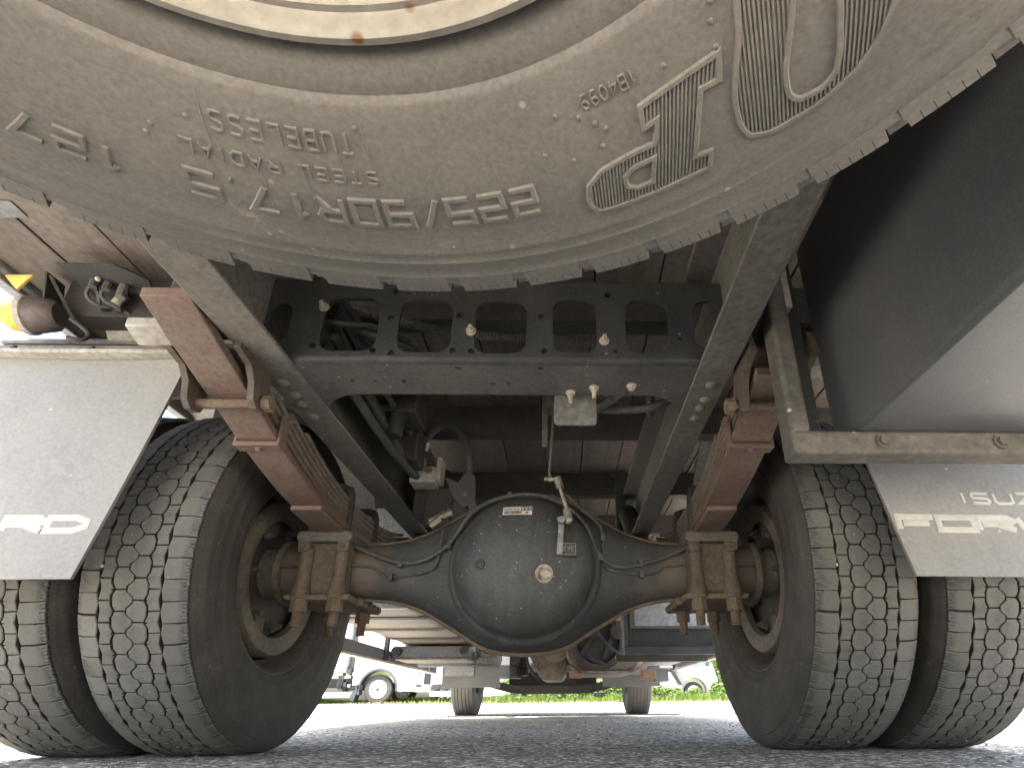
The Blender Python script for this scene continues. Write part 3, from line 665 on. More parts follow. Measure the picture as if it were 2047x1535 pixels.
# spring seats (brown boxed part of the axle), U bolts with nuts
for s in (-1, 1):
    seat = MB(); x0, x1 = sorted((s*.425, s*.545))
    seat.box(x0, x1, DR-.095, DR+.095, .350, .498)
    so = sub('spring_seat', seat, m_axlebrown, axle); bev(so, .014, 3)
    pad = MB(); pad.prism(rrect(x0-.008, x1+.008, .478, .505, .011), 1, DR-.12, DR+.10)
    sub('spring_pad', pad, m_bracket, axle, b=.003)
    lug = MB()
    for xx in (x0+.012, x1-.012): lug.prism([(xx-.016,.482),(xx+.016,.482),(xx+.014,.455),(xx-.012,.452)], 1, DR-.118, DR-.095).cyl((xx,DR-.118,.468),(xx,DR-.124,.468),.006,8)
    sub('pad_lug', lug, m_axlebrown, axle, b=.002)
    tubew = MB().cyl((s*.545, DR, .4235), (s*.67, DR, .4235), .066, 28).cyl((s*.60, DR, .4235),(s*.615,DR,.4235),.085,28)
    sub('axle_end', tubew, m_drum, axle)
    bp_ = MB(); bp_.prism([(x0-.015,.336),(x1+.015,.336),(x1+.02,.349),(x0-.02,.349)], 1, DR-.11, DR+.13)
    for k in range(5): bp_.ball((x0-.02 if s > 0 else x1+.02, DR-.04+k*.035, .342), .012, 8)
    sub('bottom_plate', bp_, m_rust, axle, b=.002)
    for yy in (DR-.086, DR+.086):
        ub = MB()
        for xx in (s*.442, s*.528):
            # guide tube swelling towards the bottom, nut, stud
            ub.lathe([(.46,.0165),(.395,.0165),(.375,.019),(.350,.024),(.345,.024),(.345,.0)], 16, (xx, yy-.012 if yy < DR else yy+.012, 0), (0,0,1))
        sub('bolt_guide', ub, m_axlebrown, axle)
        for xx in (s*.442, s*.528):
            y_ = yy-.012 if yy < DR else yy+.012
            nb = MB().cyl((xx,y_,.340),(xx,y_,.308),.0195,6).cyl((xx,y_,.346),(xx,y_,.340),.023,16)
            nut = sub('u_bolt_nut', nb, m_rust, axle, b=.0015)
            sb = MB(); pts = [(xx,y_,.312-.0022*k) for k in range(18)]; sb.tube(pts, .0115, 10, ring=.92); put('u_bolt_end', sb, m_rust, axle)
        u_ = MB(); xa, xb = s*.442, s*.528
        y_ = yy-.012 if yy < DR else yy+.012
        u_.tube([(xa,y_,.48),(xa,y_,.60),(xa+(xb-xa)*.1,y_,.63),(xa+(xb-xa)*.9,y_,.63),(xb,y_,.60),(xb,y_,.48)], .0105, 10, 1)
        sub('u_bolt', u_, m_dark, axle)

# leaf springs
def lz(y):   # underside of the long leaf
    tab = [(.60,.672),(.66,.652),(.72,.634),(.85,.597),(.95,.566),(1.09,.534),(1.20,.519),(1.33,.512),(1.424,.510)]
    yy = y if y <= 1.424 else 2*1.424-y
    if yy <= .60: return .672+(.60-yy)*.33
    for (a, b), (c_, d) in zip(tab, tab[1:]):
        if a <= yy <= c_: return b+(d-b)*(yy-a)/(c_-a)
    return .51
def leaf(x0, x1, ya, yb_, zf, t):
    mb = MB(); n = 36; vs_ = []
    for i in range(n+1):
        y = ya+(yb_-ya)*i/n; z = zf(y)
        vs_ += [(x0,y,z),(x1,y,z),(x1,y,z+t),(x0,y,z+t)]
    fs_ = [(i*4+k, i*4+(k+1) % 4, (i+1)*4+(k+1) % 4, (i+1)*4+k) for i in range(n) for k in range(4)]+[(0,1,2,3), tuple(n*4+k for k in (3,2,1,0))]
    return mb.add(vs_, fs_)
lzs = lambda y: (lz(y-.05)+lz(y-.02)+lz(y+.02)+lz(y+.05))/4
for s in (-1, 1):
    x0, x1 = sorted((s*.438, s*.512))
    sp = put('leaf_spring', leaf(x0, x1, .64 if s < 0 else .775, 2.24, lzs, .016), m_primer, truck); bev(sp, .002)
    sub('leaf', leaf(x0+.002, x1-.002, 1.165, 1.69, lambda y: lzs(y)-.0125, .012), m_primer, sp, b=.003)
    for k in range(5):
        ya = .77+.07*k
        zf = (lambda k: lambda y: lzs(y)+.018+.0135*k+.10*max(0, (1.33-y if y < 1.424 else y-1.52))**1.5*(.55+.22*k))(k)
        sub('leaf', leaf(x0+.004, x1-.004, ya, 2.85-ya, zf, .0115), m_leafgrey if k else m_primer, sp, b=.0015)
    yc = .945; zc = lzs(yc)
    cp = MB(); cp.box(x0-.006, x1+.006, yc-.014, yc+.014, zc-.010, zc-.001)
    xi_ = x1 if s < 0 else x0
    for xx in (x0-.0065, x1+.0005): cp.box(xx, xx+.006, yc-.013, yc+.013, zc-.006, zc+.055)
    cp.cyl((x0-.014,yc,zc+.048),(x1+.022,yc,zc+.048),.005,8)
    cp.ball(((x0+x1)/2, yc, zc-.010), .007, 10)
    sub('spring_clip', cp, m_primer, sp, b=.0012)
    # rear spring hanger: lug, two cheek plates and the rebound pin
    cx_ = [(.735,.64),(.75,.69),(.78,.705),(.815,.69),(.835,.64),(.848,.595),(.838,.575),(.815,.570),(.80,.582),(.792,.612),(.775,.632)]
    hg = None
    for xx in (s*.530, s*.420) if s < 0 else (.530, .424):
        me = plate('cheek', cx_, [], .011, YZ(xx)); c_o = sub('hanger_cheek', me, m_shackle, sp, b=.002)
    sub('rebound_pin', MB().cyl((s*.41,.828,.588),(s*.545,.828,.588),.0085,12).cyl((s*.411,.828,.588),(s*.397,.828,.588),.0145,6), m_rust, sp)
    if s < 0: sub('hanger_lug', MB().prism([(.70,.652),(.735,.640),(.77,.66),(.77,.675),(.735,.658),(.70,.668)], 0, *sorted((s*.52, s*.575))), m_lightgrey, sp, b=.002)
    sub('spring_hanger', MB().box(*sorted((s*.436, s*(.535 if s < 0 else .47))), .71, .80, .70, .86), m_dark, sp, b=.004)
part('hanger_bracket', plate('hanger_bracket', [(.70,.70),(.76,.71),(.785,.74),(.78,.79),(.70,.80)], [circ(.745,.755,.014)], .02, YZ(.474)), m_lightgrey, 'pale hanger bracket with a round hole behind the right frame rail')

# brake valve block, hose, tanks and dark gear between the rails
vb = part('valve_block', MB().box(-.335,-.262,1.44,1.50,.692,.742).box(-.335,-.318,1.44,1.50,.742,.782).box(-.262,-.248,1.445,1.50,.70,.775), m_valve, 'light grey alloy valve block', b=.003)
sub('fitting', MB().cyl((-.306,1.455,.742),(-.3055,1.452,.775),.012,6).bolt((-.32,1.44,.72),(0,-1,0),.006).bolt((-.283,1.44,.73),(0,-1,0),.008), m_galv, vb)
hs = [(-.306,1.45,.770),(-.305,1.45,.80),(-.296,1.44,.84),(-.263,1.43,.867),(-.219,1.42,.860),(-.179,1.40,.816),(-.154,1.38,.744),(-.146,1.35,.66),(-.150,1.33,.60)]
hz = part('flexible_hose', MB().tube(hs, .0112, 12, 2), m_flange, 'arched black rubber hose with a white marked band')
sub('hose_band', MB().cyl((-.3045,1.449,.795),(-.300,1.446,.822),.0118,14), m_tape, hz)
lt = MB(); text(lt, 'X', .008, .013, .002, .0018, lambda p, h: (-.306+p[0]+p[1]*.15, 1.4345-max(h,0), .802+p[1]), .0004); sub('band_mark', lt, m_ink, hz)
part('hose_bracket', MB().prism([(-.205,.66),(-.17,.645),(-.150,.68),(-.125,.66),(-.12,.59),(-.15,.575),(-.178,.60)], 1, 1.325, 1.331).prism([(-.15,.60),(-.125,.60),(-.10,.545),(-.12,.54)], 1, 1.322,1.33), m_black, b=.001)
part('pipe_union', MB().cyl((-.25,1.38,.555),(-.195,1.38,.578),.008,8).cyl((-.245,1.375,.54),(-.22,1.375,.56),.011,6).cyl((-.20,1.375,.575),(-.19,1.375,.579),.011,6).cyl((-.215,1.38,.57),(-.205,1.38,.573),.0115,6), m_galv)
part('air_tank', MB().cyl((-.33,1.7,.77),(-.33,2.6,.77),.085,24), m_dark)
part('air_tank', MB().cyl((-.20,2.9,.80),(-.20,3.6,.80),.10,24), m_dark)
rn = random.Random(5)
for k in range(9):
    x = -.345+rn.uniform(0,.02); z = rn.uniform(.70,.86); part('cable', MB().tube([(x,.85,z),(x+rn.uniform(-.0,.03),1.2,z+rn.uniform(-.05,.05)),(x+.01,1.55,z+rn.uniform(-.05,.05)),(x+rn.uniform(0,.03),2.2,z+rn.uniform(-.04,.04)),(x,3.2,z)], rn.uniform(.006,.011), 8, 2), m_hose)
part('relay_valve', MB().box(-.35,-.25,1.15,1.26,.76,.86).cyl((-.30,1.17,.765),(-.30,1.17,.70),.02,10), m_dark, b=.004)
part('relay_valve', MB().box(-.345,-.28,1.30,1.38,.70,.80), m_dark, b=.004)
part('relay_valve', MB().box(-.34,-.24,1.52,1.60,.62,.72).box(-.30,-.22,1.50,1.522,.58,.70), m_dark, b=.004)
part('hanger_post', MB().box(.318,.352,2.02,2.05,.55,.975).box(.300,.362,2.015,2.055,.945,.976).box(.352,.358,2.02,2.09,.55,.94), m_black, b=.002)
part('inner_cross_member', MB().box(-.42,.40,2.55,2.63,.70,.86), m_dark, b=.004)
part('inner_cross_member', MB().box(-.42,.40,3.85,3.93,.70,.86), m_dark, b=.004)
part('drive_shaft', MB().cyl((.02,1.52,.44),(.03,3.7,.60),.045,20).cyl((.014,1.50,.43),(.014,1.60,.445),.07,16), m_dark)
part('shock_absorber', MB().cyl((-.40,1.60,.40),(-.37,1.95,.74),.030,16).cyl((-.39,1.75,.55),(-.37,2.0,.79),.036,16), m_dark)
part('shock_absorber', MB().cyl((.39,1.60,.40),(.36,1.95,.74),.030,16).cyl((.38,1.75,.55),(.36,2.0,.79),.036,16), m_dark)

# mud flaps with lettering, fender arches
GL = {'F': [[(1,.82),(0.12,.82),(.12,0)],[(.2,.42),(.9,.42)]]}
def flap(s):
    # right flap: inner edge slants; text reads left to right
    yb_ = .93
    def bend(x, z): return yb_+.012*sin((x-.7*s)*5)+.02*(z-.75)
    ox = [(.655,.760),(1.19,.760),(1.19,.312),(.728,.305)]
    mb = MB(); nx, nz = 14, 8; vs_ = []
    for j in range(nz+1):
        z = .305+(.755-.305)*j/nz; xin_ = .652+(.730-.652)*(1-j/nz)**1.15
        if s > 0: xin_ -= .0
        for i in range(nx+1):
            x = xin_+(1.28-xin_)*i/nx; vs_.append((s*x, bend(x, z), z))
    m_ = len(vs_); vs2 = vs_+[(x, y+.006, z) for x, y, z in vs_]
    fs_ = []
    for j in range(nz):
        for i in range(nx):
            a = j*(nx+1)+i; fs_ += [(a,a+1,a+nx+2,a+nx+1), (m_+a,m_+a+nx+1,m_+a+nx+2,m_+a+1)]
    def q(a, b): fs_.append((a, b, m_+b, m_+a))
    for i in range(nx): q(i, i+1); q(nz*(nx+1)+i, nz*(nx+1)+i+1)
    for j in range(nz): q(j*(nx+1), (j+1)*(nx+1)); q(j*(nx+1)+nx, (j+1)*(nx+1)+nx)
    fo = part('mud_flap', mb.add(vs2, fs_), m_flap, 'grey rubber mud flap with cream maker lettering')
    t = MB()
    fn = lambda x0, z0: (lambda p, h: ((x0+p[0]), bend(abs(x0+p[0]), z0+p[1])-.0005-max(h,0), z0+p[1]))
    a0 = .722 if s > 0 else -1.268
    text(t, 'FORWARD', .068, .024, .009, .0118, fn(a0, .391), .0006, slant=-.05 if s > 0 else .05)
    text(t, 'ISUZU', .034, .020, .011, .006, fn(.855 if s > 0 else -1.110, .444), .0006, slant=-.1 if s > 0 else .15)
    sub('flap_lettering', t, m_letter, fo)
    hb = MB().box(*sorted((s*.60, s*1.28)), .918, .95, .757, .766)
    ho = part('flap_holder', hb, m_lightgrey, b=.0015)
    for x in (.70,.845,1.0,1.12): sub('bolt', MB().bolt((s*x,.930,.766),(0,0,1),.007,.007,.006), m_black, ho)
    fd = MB(); n = 40; vs_ = []; 
    for i in range(n+1):
        a = radians(143-125*i/n)
        for x in (.585, 1.12):
            for r in (.572, .580): vs_.append((s*x, DR+r*cos(a), .46+r*sin(a)*.93))
    fd.add(vs_, [(i*4+a, i*4+b, (i+1)*4+b, (i+1)*4+a) for i in range(n) for a, b in ((0,2),(2,3),(3,1),(1,0))])
    for i in range(0, n, 2):
        a = radians(143-125*(i+.5)/n); fd.bar((s*.585, DR+.584*cos(a), .46+.584*sin(a)*.93), (s*1.12, DR+.584*cos(a), .46+.584*sin(a)*.93), .016,.008)
    part('fender', fd, m_fender)
flap(-1); flap(1)

# left rear corner: clearance lamp, dark plate, brackets
lamp = part('clearance_lamp', MB().lathe([(0,.0),(.0,.024),(.012,.034),(.050,.038),(.06,.0)], 28, (-.960,.95,.872), (-.95,-.12,-.12)), m_lamp, 'cone-shaped side lamp with a bright amber lens')
sub('lamp_lens', MB().lathe([(.058,.037),(.085,.031),(.106,.019),(.113,.0)], 24, (-.960,.95,.872), (-.95,-.12,-.12)), m_amber, lamp)
sub('lamp_ring', MB().lathe([(.048,.0385),(.050,.0405),(.060,.0405),(.062,.037)], 28, (-.960,.95,.872), (-.95,-.12,-.12)), m_lightgrey, lamp)
sub('lamp_bracket', MB().bar((-.985,.955,.88),(-1.01,.955,.975),.045,.004,(0,1,0)).bar((-1.0,.935,.965),(-.93,.955,.86),.006,.006).tube([(-.93,.945,.86),(-.90,.95,.84),(-.88,.95,.82),(-.885,.94,.80),(-.91,.935,.805)], .0045, 8, 2), m_dark, lamp)
part('reflector_patch', MB().add([(-1.100,.936,.968),(-1.040,.936,.968),(-1.062,.938,.93),(-1.100,.93,.968-.0),(-1.100,.941,.968),(-1.040,.941,.968),(-1.062,.943,.93)], [(0,2,1),(4,5,6),(0,1,5,4),(1,2,6,5),(2,0,4,6)]), m_yellow, 'triangular yellow reflector under the deck edge')
wl = part('wiring_plate', plate('wiring_plate', [(-.925,.872),(-.81,.872),(-.772,.915),(-.80,1.0),(-.925,1.0)], [], .004, XY(.94)), m_black, 'dark bevelled plate under the deck carrying small wiring')
mb = MB(); rn = random.Random(9)
for k in range(5):
    a = Vector((-.86+rn.uniform(-.03,.04), .92+rn.uniform(-.02,.04), .935)); mb.tube([a, a+Vector((rn.uniform(-.03,.03),.01,-.03)), a+Vector((rn.uniform(-.03,.04),.03,-.05)), a+Vector((rn.uniform(-.04,.04),.05,-.02))], .004, 7, 2)
    mb.cyl(a, a+Vector((0,0,-.018)), .008, 8)
sub('cable', mb, m_hose, wl); sub('connector', MB().cyl((-.83,.93,.935),(-.825,.925,.90),.009,8), m_alu, wl); sub('connector', MB().cyl((-.845,.95,.93),(-.85,.945,.90),.009,8), m_pale, wl); sub('connector', MB().ball((-.87,.91,.935),.006,8), m_pale, wl)
part('deck_bracket', MB().prism([(-.96,.955),(-.80,.955),(-.775,.82),(-.80,.79),(-.83,.80),(-.90,.84)], 1, 1.02, 1.03).tube([(-.98,1.05,.83),(-.93,1.05,.835),(-.915,1.04,.80),(-.92,1.04,.77)], .010, 8, 2), m_lightgrey, b=.001)
part('side_sill', MB().box(-.80,-.46,1.10,1.15,.76,.86), m_plastic, b=.004)
part('deck_corner_gusset', MB().prism([(-1.10,.985),(-.93,.983),(-1.02,.978),(-1.10,.94)], 1, .76, .80).tube([(-1.12,.6,1.0),(-1.10,.70,.99),(-1.105,.80,.985),(-1.11,1.4,.98)], .02, 10, 2), m_plastic, b=.002)

# ---------------------------------------------------------------- tool box on its bracket
tb = thing('tool_box', 'big glossy black steel box hung under the right of the deck, scratched and dusty below', 'tool box', (.85, .36, .47))
mb = MB(); mb.box(.537, 1.15, -.42, .757, .470, .875)
o = put('box_shell', mb, m_box, tb); bev(o, .010, 3)
t_ = .044
mb = MB().box(.4425,1.16,.694,.736,.4335,.4690).box(.4425,.4425+.030,.694,.736,.4690,.90)
o = put('hanger_frame', mb, m_bracket, tb); bev(o, .006, 3)
mb = MB().box(.4735,.520,.755,.760,.478,.90)
put('hanger_shade_plate', mb, m_black, tb)  # back plate coloured black to stand for the shade inside the hanger channel
o = put('hanger_frame', MB().box(.4425,1.16,-.30,-.258,.4335,.4690).box(.4425,.4725,-.30,-.258,.4690,.90), m_bracket, tb); bev(o, .010, 3)
for x in (.575,.75,.95):
    put('bolt', MB().cyl((x,.694,.452),(x,.691,.452),.0115,16).cyl((x,.691,.452),(x,.6865,.452),.0075,6), m_bracket, tb)

# ---------------------------------------------------------------- spare wheel
SC = Vector((0, -.064, 0)); SZ = .42
spare = thing('spare_wheel', 'big dusty spare tyre slung flat under the frame rails, silver steel rim', 'spare wheel', (0, -.064, .42))
sprof = [(.232,.440),(.238,.428),(.2425,.4165),(.247,.4135),(.256,.4125),(.2605,.4125),(.2625,.4095),(.265,.4085),(.275,.4070),(.29,.4045),(.31,.4020),(.33,.4015),(.35,.4035),(.365,.4060),(.3672,.4055),(.3695,.4065),(.376,.4085),(.3785,.4078),(.381,.4090),(.390,.4125),(.3965,.4142),(.3985,.4135)]
def zs(r):
    for (a, b), (c_, d) in zip(sprof, sprof[1:]):
        if a <= r <= c_: return b+(d-b)*(r-a)/(c_-a)
    return .4135
mb = MB()
full = sprof+[(.4005,.4150),(.4085,.4165),(.4085,.62),(.398,.632),(.35,.645),(.30,.642),(.25,.628),(.232,.60)]
mb.lathe([(z, r) for r, z in full], 144, SC, (0,0,1))
tyre = put('tyre', mb, m_spare, spare)
# shoulder blocks: a continuous inner strip plus six wedges parted by thin sipes
tb_ = MB(); step = 2*pi/48
def ang(a, r, z): return (r*sin(a), -.064+r*cos(a), z)
def wedge(mb, a0, a1, r0, r1, z0, z1, z2, n=2, sk=0):
    # z0: inner lower, z1: outer lower, z2: top
    vs_ = []
    for i in range(n+1):
        a = a0+(a1-a0)*i/n
        vs_ += [ang(a, r0, z0), ang(a+sk, r1, z1), ang(a+sk, r1+.002, z2), ang(a, r0, z2)]
    mb.add(vs_, [(i*4+k, i*4+(k+1) % 4, (i+1)*4+(k+1) % 4, (i+1)*4+k) for i in range(n) for k in range(4)]+[(0,1,2,3), tuple(n*4+k for k in (3,2,1,0))])
for k in range(48):
    c_ = radians(-4.5+3.75)+k*step; half = radians(2.92)
    wedge(tb_, c_-half*1.05, c_+half*1.02, .399, .4115, .4136, .4168, .46, 4)
    e = half*2/6
    for j in range(6):
        a0 = c_-half+e*j; g_ = radians(.028)
        wedge(tb_, a0+(g_ if j else 0), a0+e-(g_ if j < 5 else 0), .4112, .4205, .41685, .4195, .46, 1)
    # lugs of the next row showing in the gaps
    c2 = radians(-4.5)+k*step; wedge(tb_, c2-radians(.75), c2+radians(.75), .408, .4265, .4285, .4300, .47, 1)
    # centre tread
    for r_ in range(3): wedge(tb_, c_-half*.9+r_*.02, c_+half*.9+r_*.02, .408, .429, .475+.045*r_, .475+.045*r_, .512+.045*r_, 2)
o = put('tread_block', tb_.mesh('tread_block', 30), m_spare, spare); o['label'] = 'notched shoulder tread with fine sipe cuts'
# lettering on the sidewall
lt = MB()
def polar(a_deg, r0, sgn=1):
    a0 = radians(a_deg)
    def fn(p, h):
        r = r0+p[1]; a = a0-p[0]/(r0+.01); return ang(a, r, zs(r)-h)
    return fn
for w_, args in (('225/90R17.5', (.0152,.0185,.0066,.0044, polar(16.2,.3195), .0015)), ('127/', (.0125,.0165,.0065,.0040, polar(-27.6,.3235), .0015)),
                 ('STEEL RADIAL', (.0062,.0075,.0040,.0016, polar(-1.0,.2995), .0011)), ('TUBELESS', (.0062,.0105,.0038,.0018, polar(-2.9,.2785), .0011)), ('1B4099', (.0038,.0068,.0019,.0011, polar(31.0,.2805), .0010))):
    lt = MB(); text(lt, w_, *args, 0, w_ in ('1B4099','TUBELESS','STEEL RADIAL')); put('tyre_lettering', lt, m_spare_letter, tyre)
# big hatched brand letters
def xy(r, a): return (r*sin(radians(a)), -.064+r*cos(radians(a)))
def surf(p, h):
    r = hypot(p[0], p[1]+.064); return (p[0], p[1], zs(r)-h)
def smooth_poly(pts, rad_idx, it=2):
    out_ = []
    n = len(pts)
    for i, p in enumerate(pts):
        if i in rad_idx:
            a, b = pts[i-1], pts[(i+1) % n]
            p1 = (p[0]+(a[0]-p[0])*.3, p[1]+(a[1]-p[1])*.3); p2 = (p[0]+(b[0]-p[0])*.3, p[1]+(b[1]-p[1])*.3)
            out_ += [((1-t)**2*p1[0]+2*t*(1-t)*p[0]+t*t*p2[0], (1-t)**2*p1[1]+2*t*(1-t)*p[1]+t*t*p2[1]) for t in (0,.33,.67,1)]
        else: out_.append(p)
    return out_
Pout = [xy(*q) for q in [(.3525,22.3),(.343,21.6),(.330,22.3),(.323,24.3),(.3205,27.5),(.3205,30.4),(.3085,31.5),(.3095,29.9),(.2985,30.4),(.2965,39.0),(.3075,38.2),(.3065,36.3),(.341,33.3),(.343,34.8),(.3530,34.1),(.3530,28)]]
Pin = [xy(*q) for q in [(.3285,29.8),(.344,28.7),(.3445,26.9),(.340,26.0),(.333,26.2),(.3285,27.5)]]
Oout = [xy(*q) for q in [(.262,46.0),(.2705,43.6),(.285,42.0),(.298,41.0),(.310,39.6),(.3225,38.6),(.337,38.1),(.3475,38.4),(.3535,40.2),(.3555,44.2),(.352,47.6),(.3445,49.9),(.334,51.8),(.318,53.4),(.300,54.2),(.282,53.4),(.268,51)]]
Oin = [xy(*q) for q in [(.285,48.0),(.297,46.3),(.3125,44.5),(.325,43.2),(.338,42.6),(.3455,43.1),(.348,45.0),(.345,46.4),(.336,47.3),(.318,48.6),(.300,50.0),(.29,50.2)]]
Pout = smooth_poly(Pout, {0,1,4,15}); Pin = smooth_poly(Pin, {2,3,5}); Oout = smooth_poly(Oout, set(range(17))); Oin = smooth_poly(Oin, set(range(12)))
for a_, b_ in ((Pout, Pin), (Oout, Oin)):
    big = MB()
    for pl in (a_, b_): raised(big, pl, .0038, True, surf, .0018, dens=.006)
    put('brand_letter', big, m_spare_letter, tyre)
rib = MB()
def hatch(polys, d, pitch):
    d = Vector(d).normalized(); nrm = Vector((-d.y, d.x))
    pr = [Vector(p) for pl in polys for p in pl]; lo = min(p.dot(nrm) for p in pr); hi = max(p.dot(nrm) for p in pr)
    c_ = lo+pitch
    while c_ < hi:
        ts = []
        for pl in polys:
            for a, b in zip(pl, pl[1:]+pl[:1]):
                a = Vector(a); b = Vector(b); da = a.dot(nrm)-c_; db = b.dot(nrm)-c_
                if (da < 0) != (db < 0): ts.append((a+(b-a)*(da/(da-db))).dot(d))
        ts.sort()
        for t0, t1 in zip(ts[::2], ts[1::2]):
            if t1-t0 > .004: raised(rib, [tuple(nrm*c_+d*(t0+.0012)), tuple(nrm*c_+d*(t1-.0012))], .00165, False, surf, .0011, dens=.012)
        c_ += pitch
hatch([Pout, Pin], (.005, .029), .0021); hatch([Oout, Oin], (.010, .023), .0021)
put('letter_hatching', rib, m_spare_letter, tyre)['kind'] = 'stuff'
# mould vents and the fine moulded ring
nb = MB(); rn = random.Random(2)
for q in [(.29,24),(.296,25.4),(.301,26.3),(.309,25.3),(.311,21.8),(.303,19),(.285,21.5),(.283,39.5),(.294,39),(.276,40.2),(.303,-24.5),(.297,-24),(.286,-20.4),(.275,-2),(.36,5),(.362,-15),(.287,34)]:
    nb.ball(ang(radians(q[1]), q[0], zs(q[0])), .0016, 8)
for k in range(5): # thin moulding vein lines
    a = radians((-5,-9.5,-14,-19,-1.5)[k]); r0 = (.28,.285,.30,.27,.266)[k]
    nb.tube([ang(a+.01*j*.3, r0+.011*j, zs(r0+.011*j)) for j in range(4)], .0005, 5)
put('mould_vent', nb, m_spare, tyre)['kind'] = 'stuff'
mb = MB()
mb.lathe([(z, r) for r, z in [(q[0]-.0035, q[1]) for q in [(.240,.428),(.2405,.416),(.2385,.4105),(.2350,.4095),(.2322,.4120),(.2305,.4165),(.2285,.4185),(.2255,.4185),(.2225,.4215),(.2205,.428),(.2185,.437),(.213,.446),(.205,.453),(.198,.4545),(.190,.4600),(.185,.49),(.180,.53),(.16,.55),(.11,.552),(.085,.552)]]], 120, SC, (0,0,1))
rim = put('rim', mb, m_rimsilver, spare)
mb = MB()
for k in range(6):
    a = 2*pi*k/6; mb.cyl(ang(a,.115,.551), ang(a,.115,.540), .014, 12)
mb.bar((0,-.064,.545),(0,-.064,.75),.03,.03).bar((-.35,-.064,.66),(.33,-.064,.66),.05,.04)
put('carrier', mb, m_dark, spare)

# ---------------------------------------------------------------- things ahead of the rear axle
# left fuel tank with pressed flanges
def tank_ring(x0, x1, z0, z1, r, y0, y1, grow=0): return MB().prism(rrect(x0-grow, x1+grow, z0-grow, z1+grow, r+grow), 1, y0, y1)
tank = part('fuel_tank', tank_ring(-1.03,-.475,.477,.90,.09,2.28,4.1), m_tank, 'dusty beige fuel tank with rolled flanges', b=.012)
for y, zg, m_ in ((2.27,.008,m_sheet),(2.98,.012,m_tank),(3.92,.012,m_tank)): sub('tank_flange', tank_ring(-1.03,-.475,.477,.90,.09,y,y+.035,zg), m_, tank, b=.004)
sub('tank_strap', tank_ring(-1.03,-.475,.477,.90,.09,2.55,2.62,.004), m_dark, tank); sub('tank_strap', tank_ring(-1.03,-.475,.477,.90,.09,3.4,3.5,.005), m_dark, tank)
ab = part('air_reservoir', MB().prism(rrect(-1.03,-.52,.385,.462,.028), 1, 3.75, 4.05), m_plastic, 'grey box with round ends below the tank', b=.006)
sub('end_cap', MB().cyl((-.99,3.745,.425),(-.99,3.70,.425),.030,18).cyl((-.555,3.745,.43),(-.555,3.735,.43),.025,16), m_dark, ab)
sub('rub_strip', MB().box(-1.0,-.52,3.74,4.06,.372,.384), m_cast, ab, b=.003)
part('air_reservoir', MB().cyl((-.98,4.3,.42),(-.60,4.3,.42),.06,18).ball((-.60,4.3,.42),.06,12), m_plastic)
g_ = part('side_guard', MB().box(-1.06,-1.03,2.35,5.15,.365,.43), m_plastic, 'long grey side guard bar with a pale lower edge', b=.006)
sub('guard_strip', MB().box(-1.07,-1.025,2.35,5.15,.350,.364), m_lightgrey, g_, b=.002)
for y in (2.5,3.6,4.8): sub('guard_post', MB().box(-1.035,-1.01,y,y+.04,.36,.98), m_dark, g_)
g_ = part('side_guard', MB().box(1.03,1.06,2.35,5.15,.365,.43), m_plastic, b=.006)
sub('guard_strip', MB().box(1.025,1.07,2.35,5.15,.350,.364), m_lightgrey, g_, b=.002)
for y in (2.5,3.6,4.8): sub('guard_post', MB().box(1.01,1.035,y,y+.04,.36,.98), m_dark, g_)

# right battery box
fr = part('battery_carrier', MB().box(.405,.93,2.70,2.745,.318,.352).box(.405,.418,2.70,2.82,.352,.80).box(.418,.455,2.815,2.82,.352,.80), m_black, 'black angle-iron carrier holding a silver battery box', b=.002)
tr = MB().box(.455,.93,2.75,3.2,.352,.360).box(.455,.93,2.83,2.838,.36,.455)
sub('carrier_tray', tr, m_black, fr); sub('rear_bar', MB().box(.405,.93,3.2,3.245,.318,.352), m_black, fr, b=.002)
nt_ = MB()
for i in range(40): nt_.box(.47+i*.0115,.476+i*.0115,2.742,2.75,.352,.358)
for i in range(40): nt_.box(.50+i*.0115,.506+i*.0115,2.822,2.83,.452,.459)
sub('tread_teeth', nt_, m_bracket, fr)
bb = sub('battery_box', MB().box(.475,.93,2.84,3.15,.462,.70), m_sheet, fr, b=.004)
sub('box_edge', MB().box(.445,.474,2.81,3.15,.450,.70).box(.474,.93,2.81,2.835,.448,.462), m_bracket, fr, b=.003)
part('pale_box', MB().box(.64,.83,3.45,3.8,.33,.47), m_sheet, b=.004)

# engine, gearbox
eg = part('engine', MB().prism([(.12,.62),(.13,.42),(.17,.35),(.22,.315),(.58,.315),(.66,.36),(.68,.50),(.60,.70),(.2,.75)], 1, 4.15, 4.75), m_cast, 'dirty cast engine and gearbox casing', b=.015)
sub('oil_pan_lip', MB().prism([(.15,.345),(.21,.300),(.60,.300),(.68,.345),(.68,.36),(.60,.316),(.21,.316),(.15,.362)], 1, 4.10, 4.78), m_castlight, eg, b=.003)
sub('bell_housing', MB().lathe([(0,.20),(.03,.205),(.05,.18),(.05,.16),(.02,.15),(.02,.0)], 32, (.36,4.13,.52), (0,-1,0)), m_dark, eg)
sub('casing_rib', MB().bar((.24,4.10,.42),(.36,4.08,.62),.03,.03).bar((.40,4.10,.40),(.52,4.08,.66),.025,.03).bar((.30,4.08,.40),(.44,4.08,.345),.02,.02).cyl((.50,4.1,.58),(.50,4.05,.58),.05,14).tube([(.30,4.0,.75),(.33,4.0,.6),(.42,4.0,.48),(.5,4.02,.43)], .012, 8, 2), m_dark, eg)
gb = sub('gearbox', MB().prism([(-.16,.54),(-.14,.42),(-.07,.285),(-.03,.262),(.10,.262),(.13,.30),(.14,.40),(.17,.54)], 1, 4.25, 4.8), m_castlight, eg, b=.02)
rb = MB(); rn = random.Random(4)
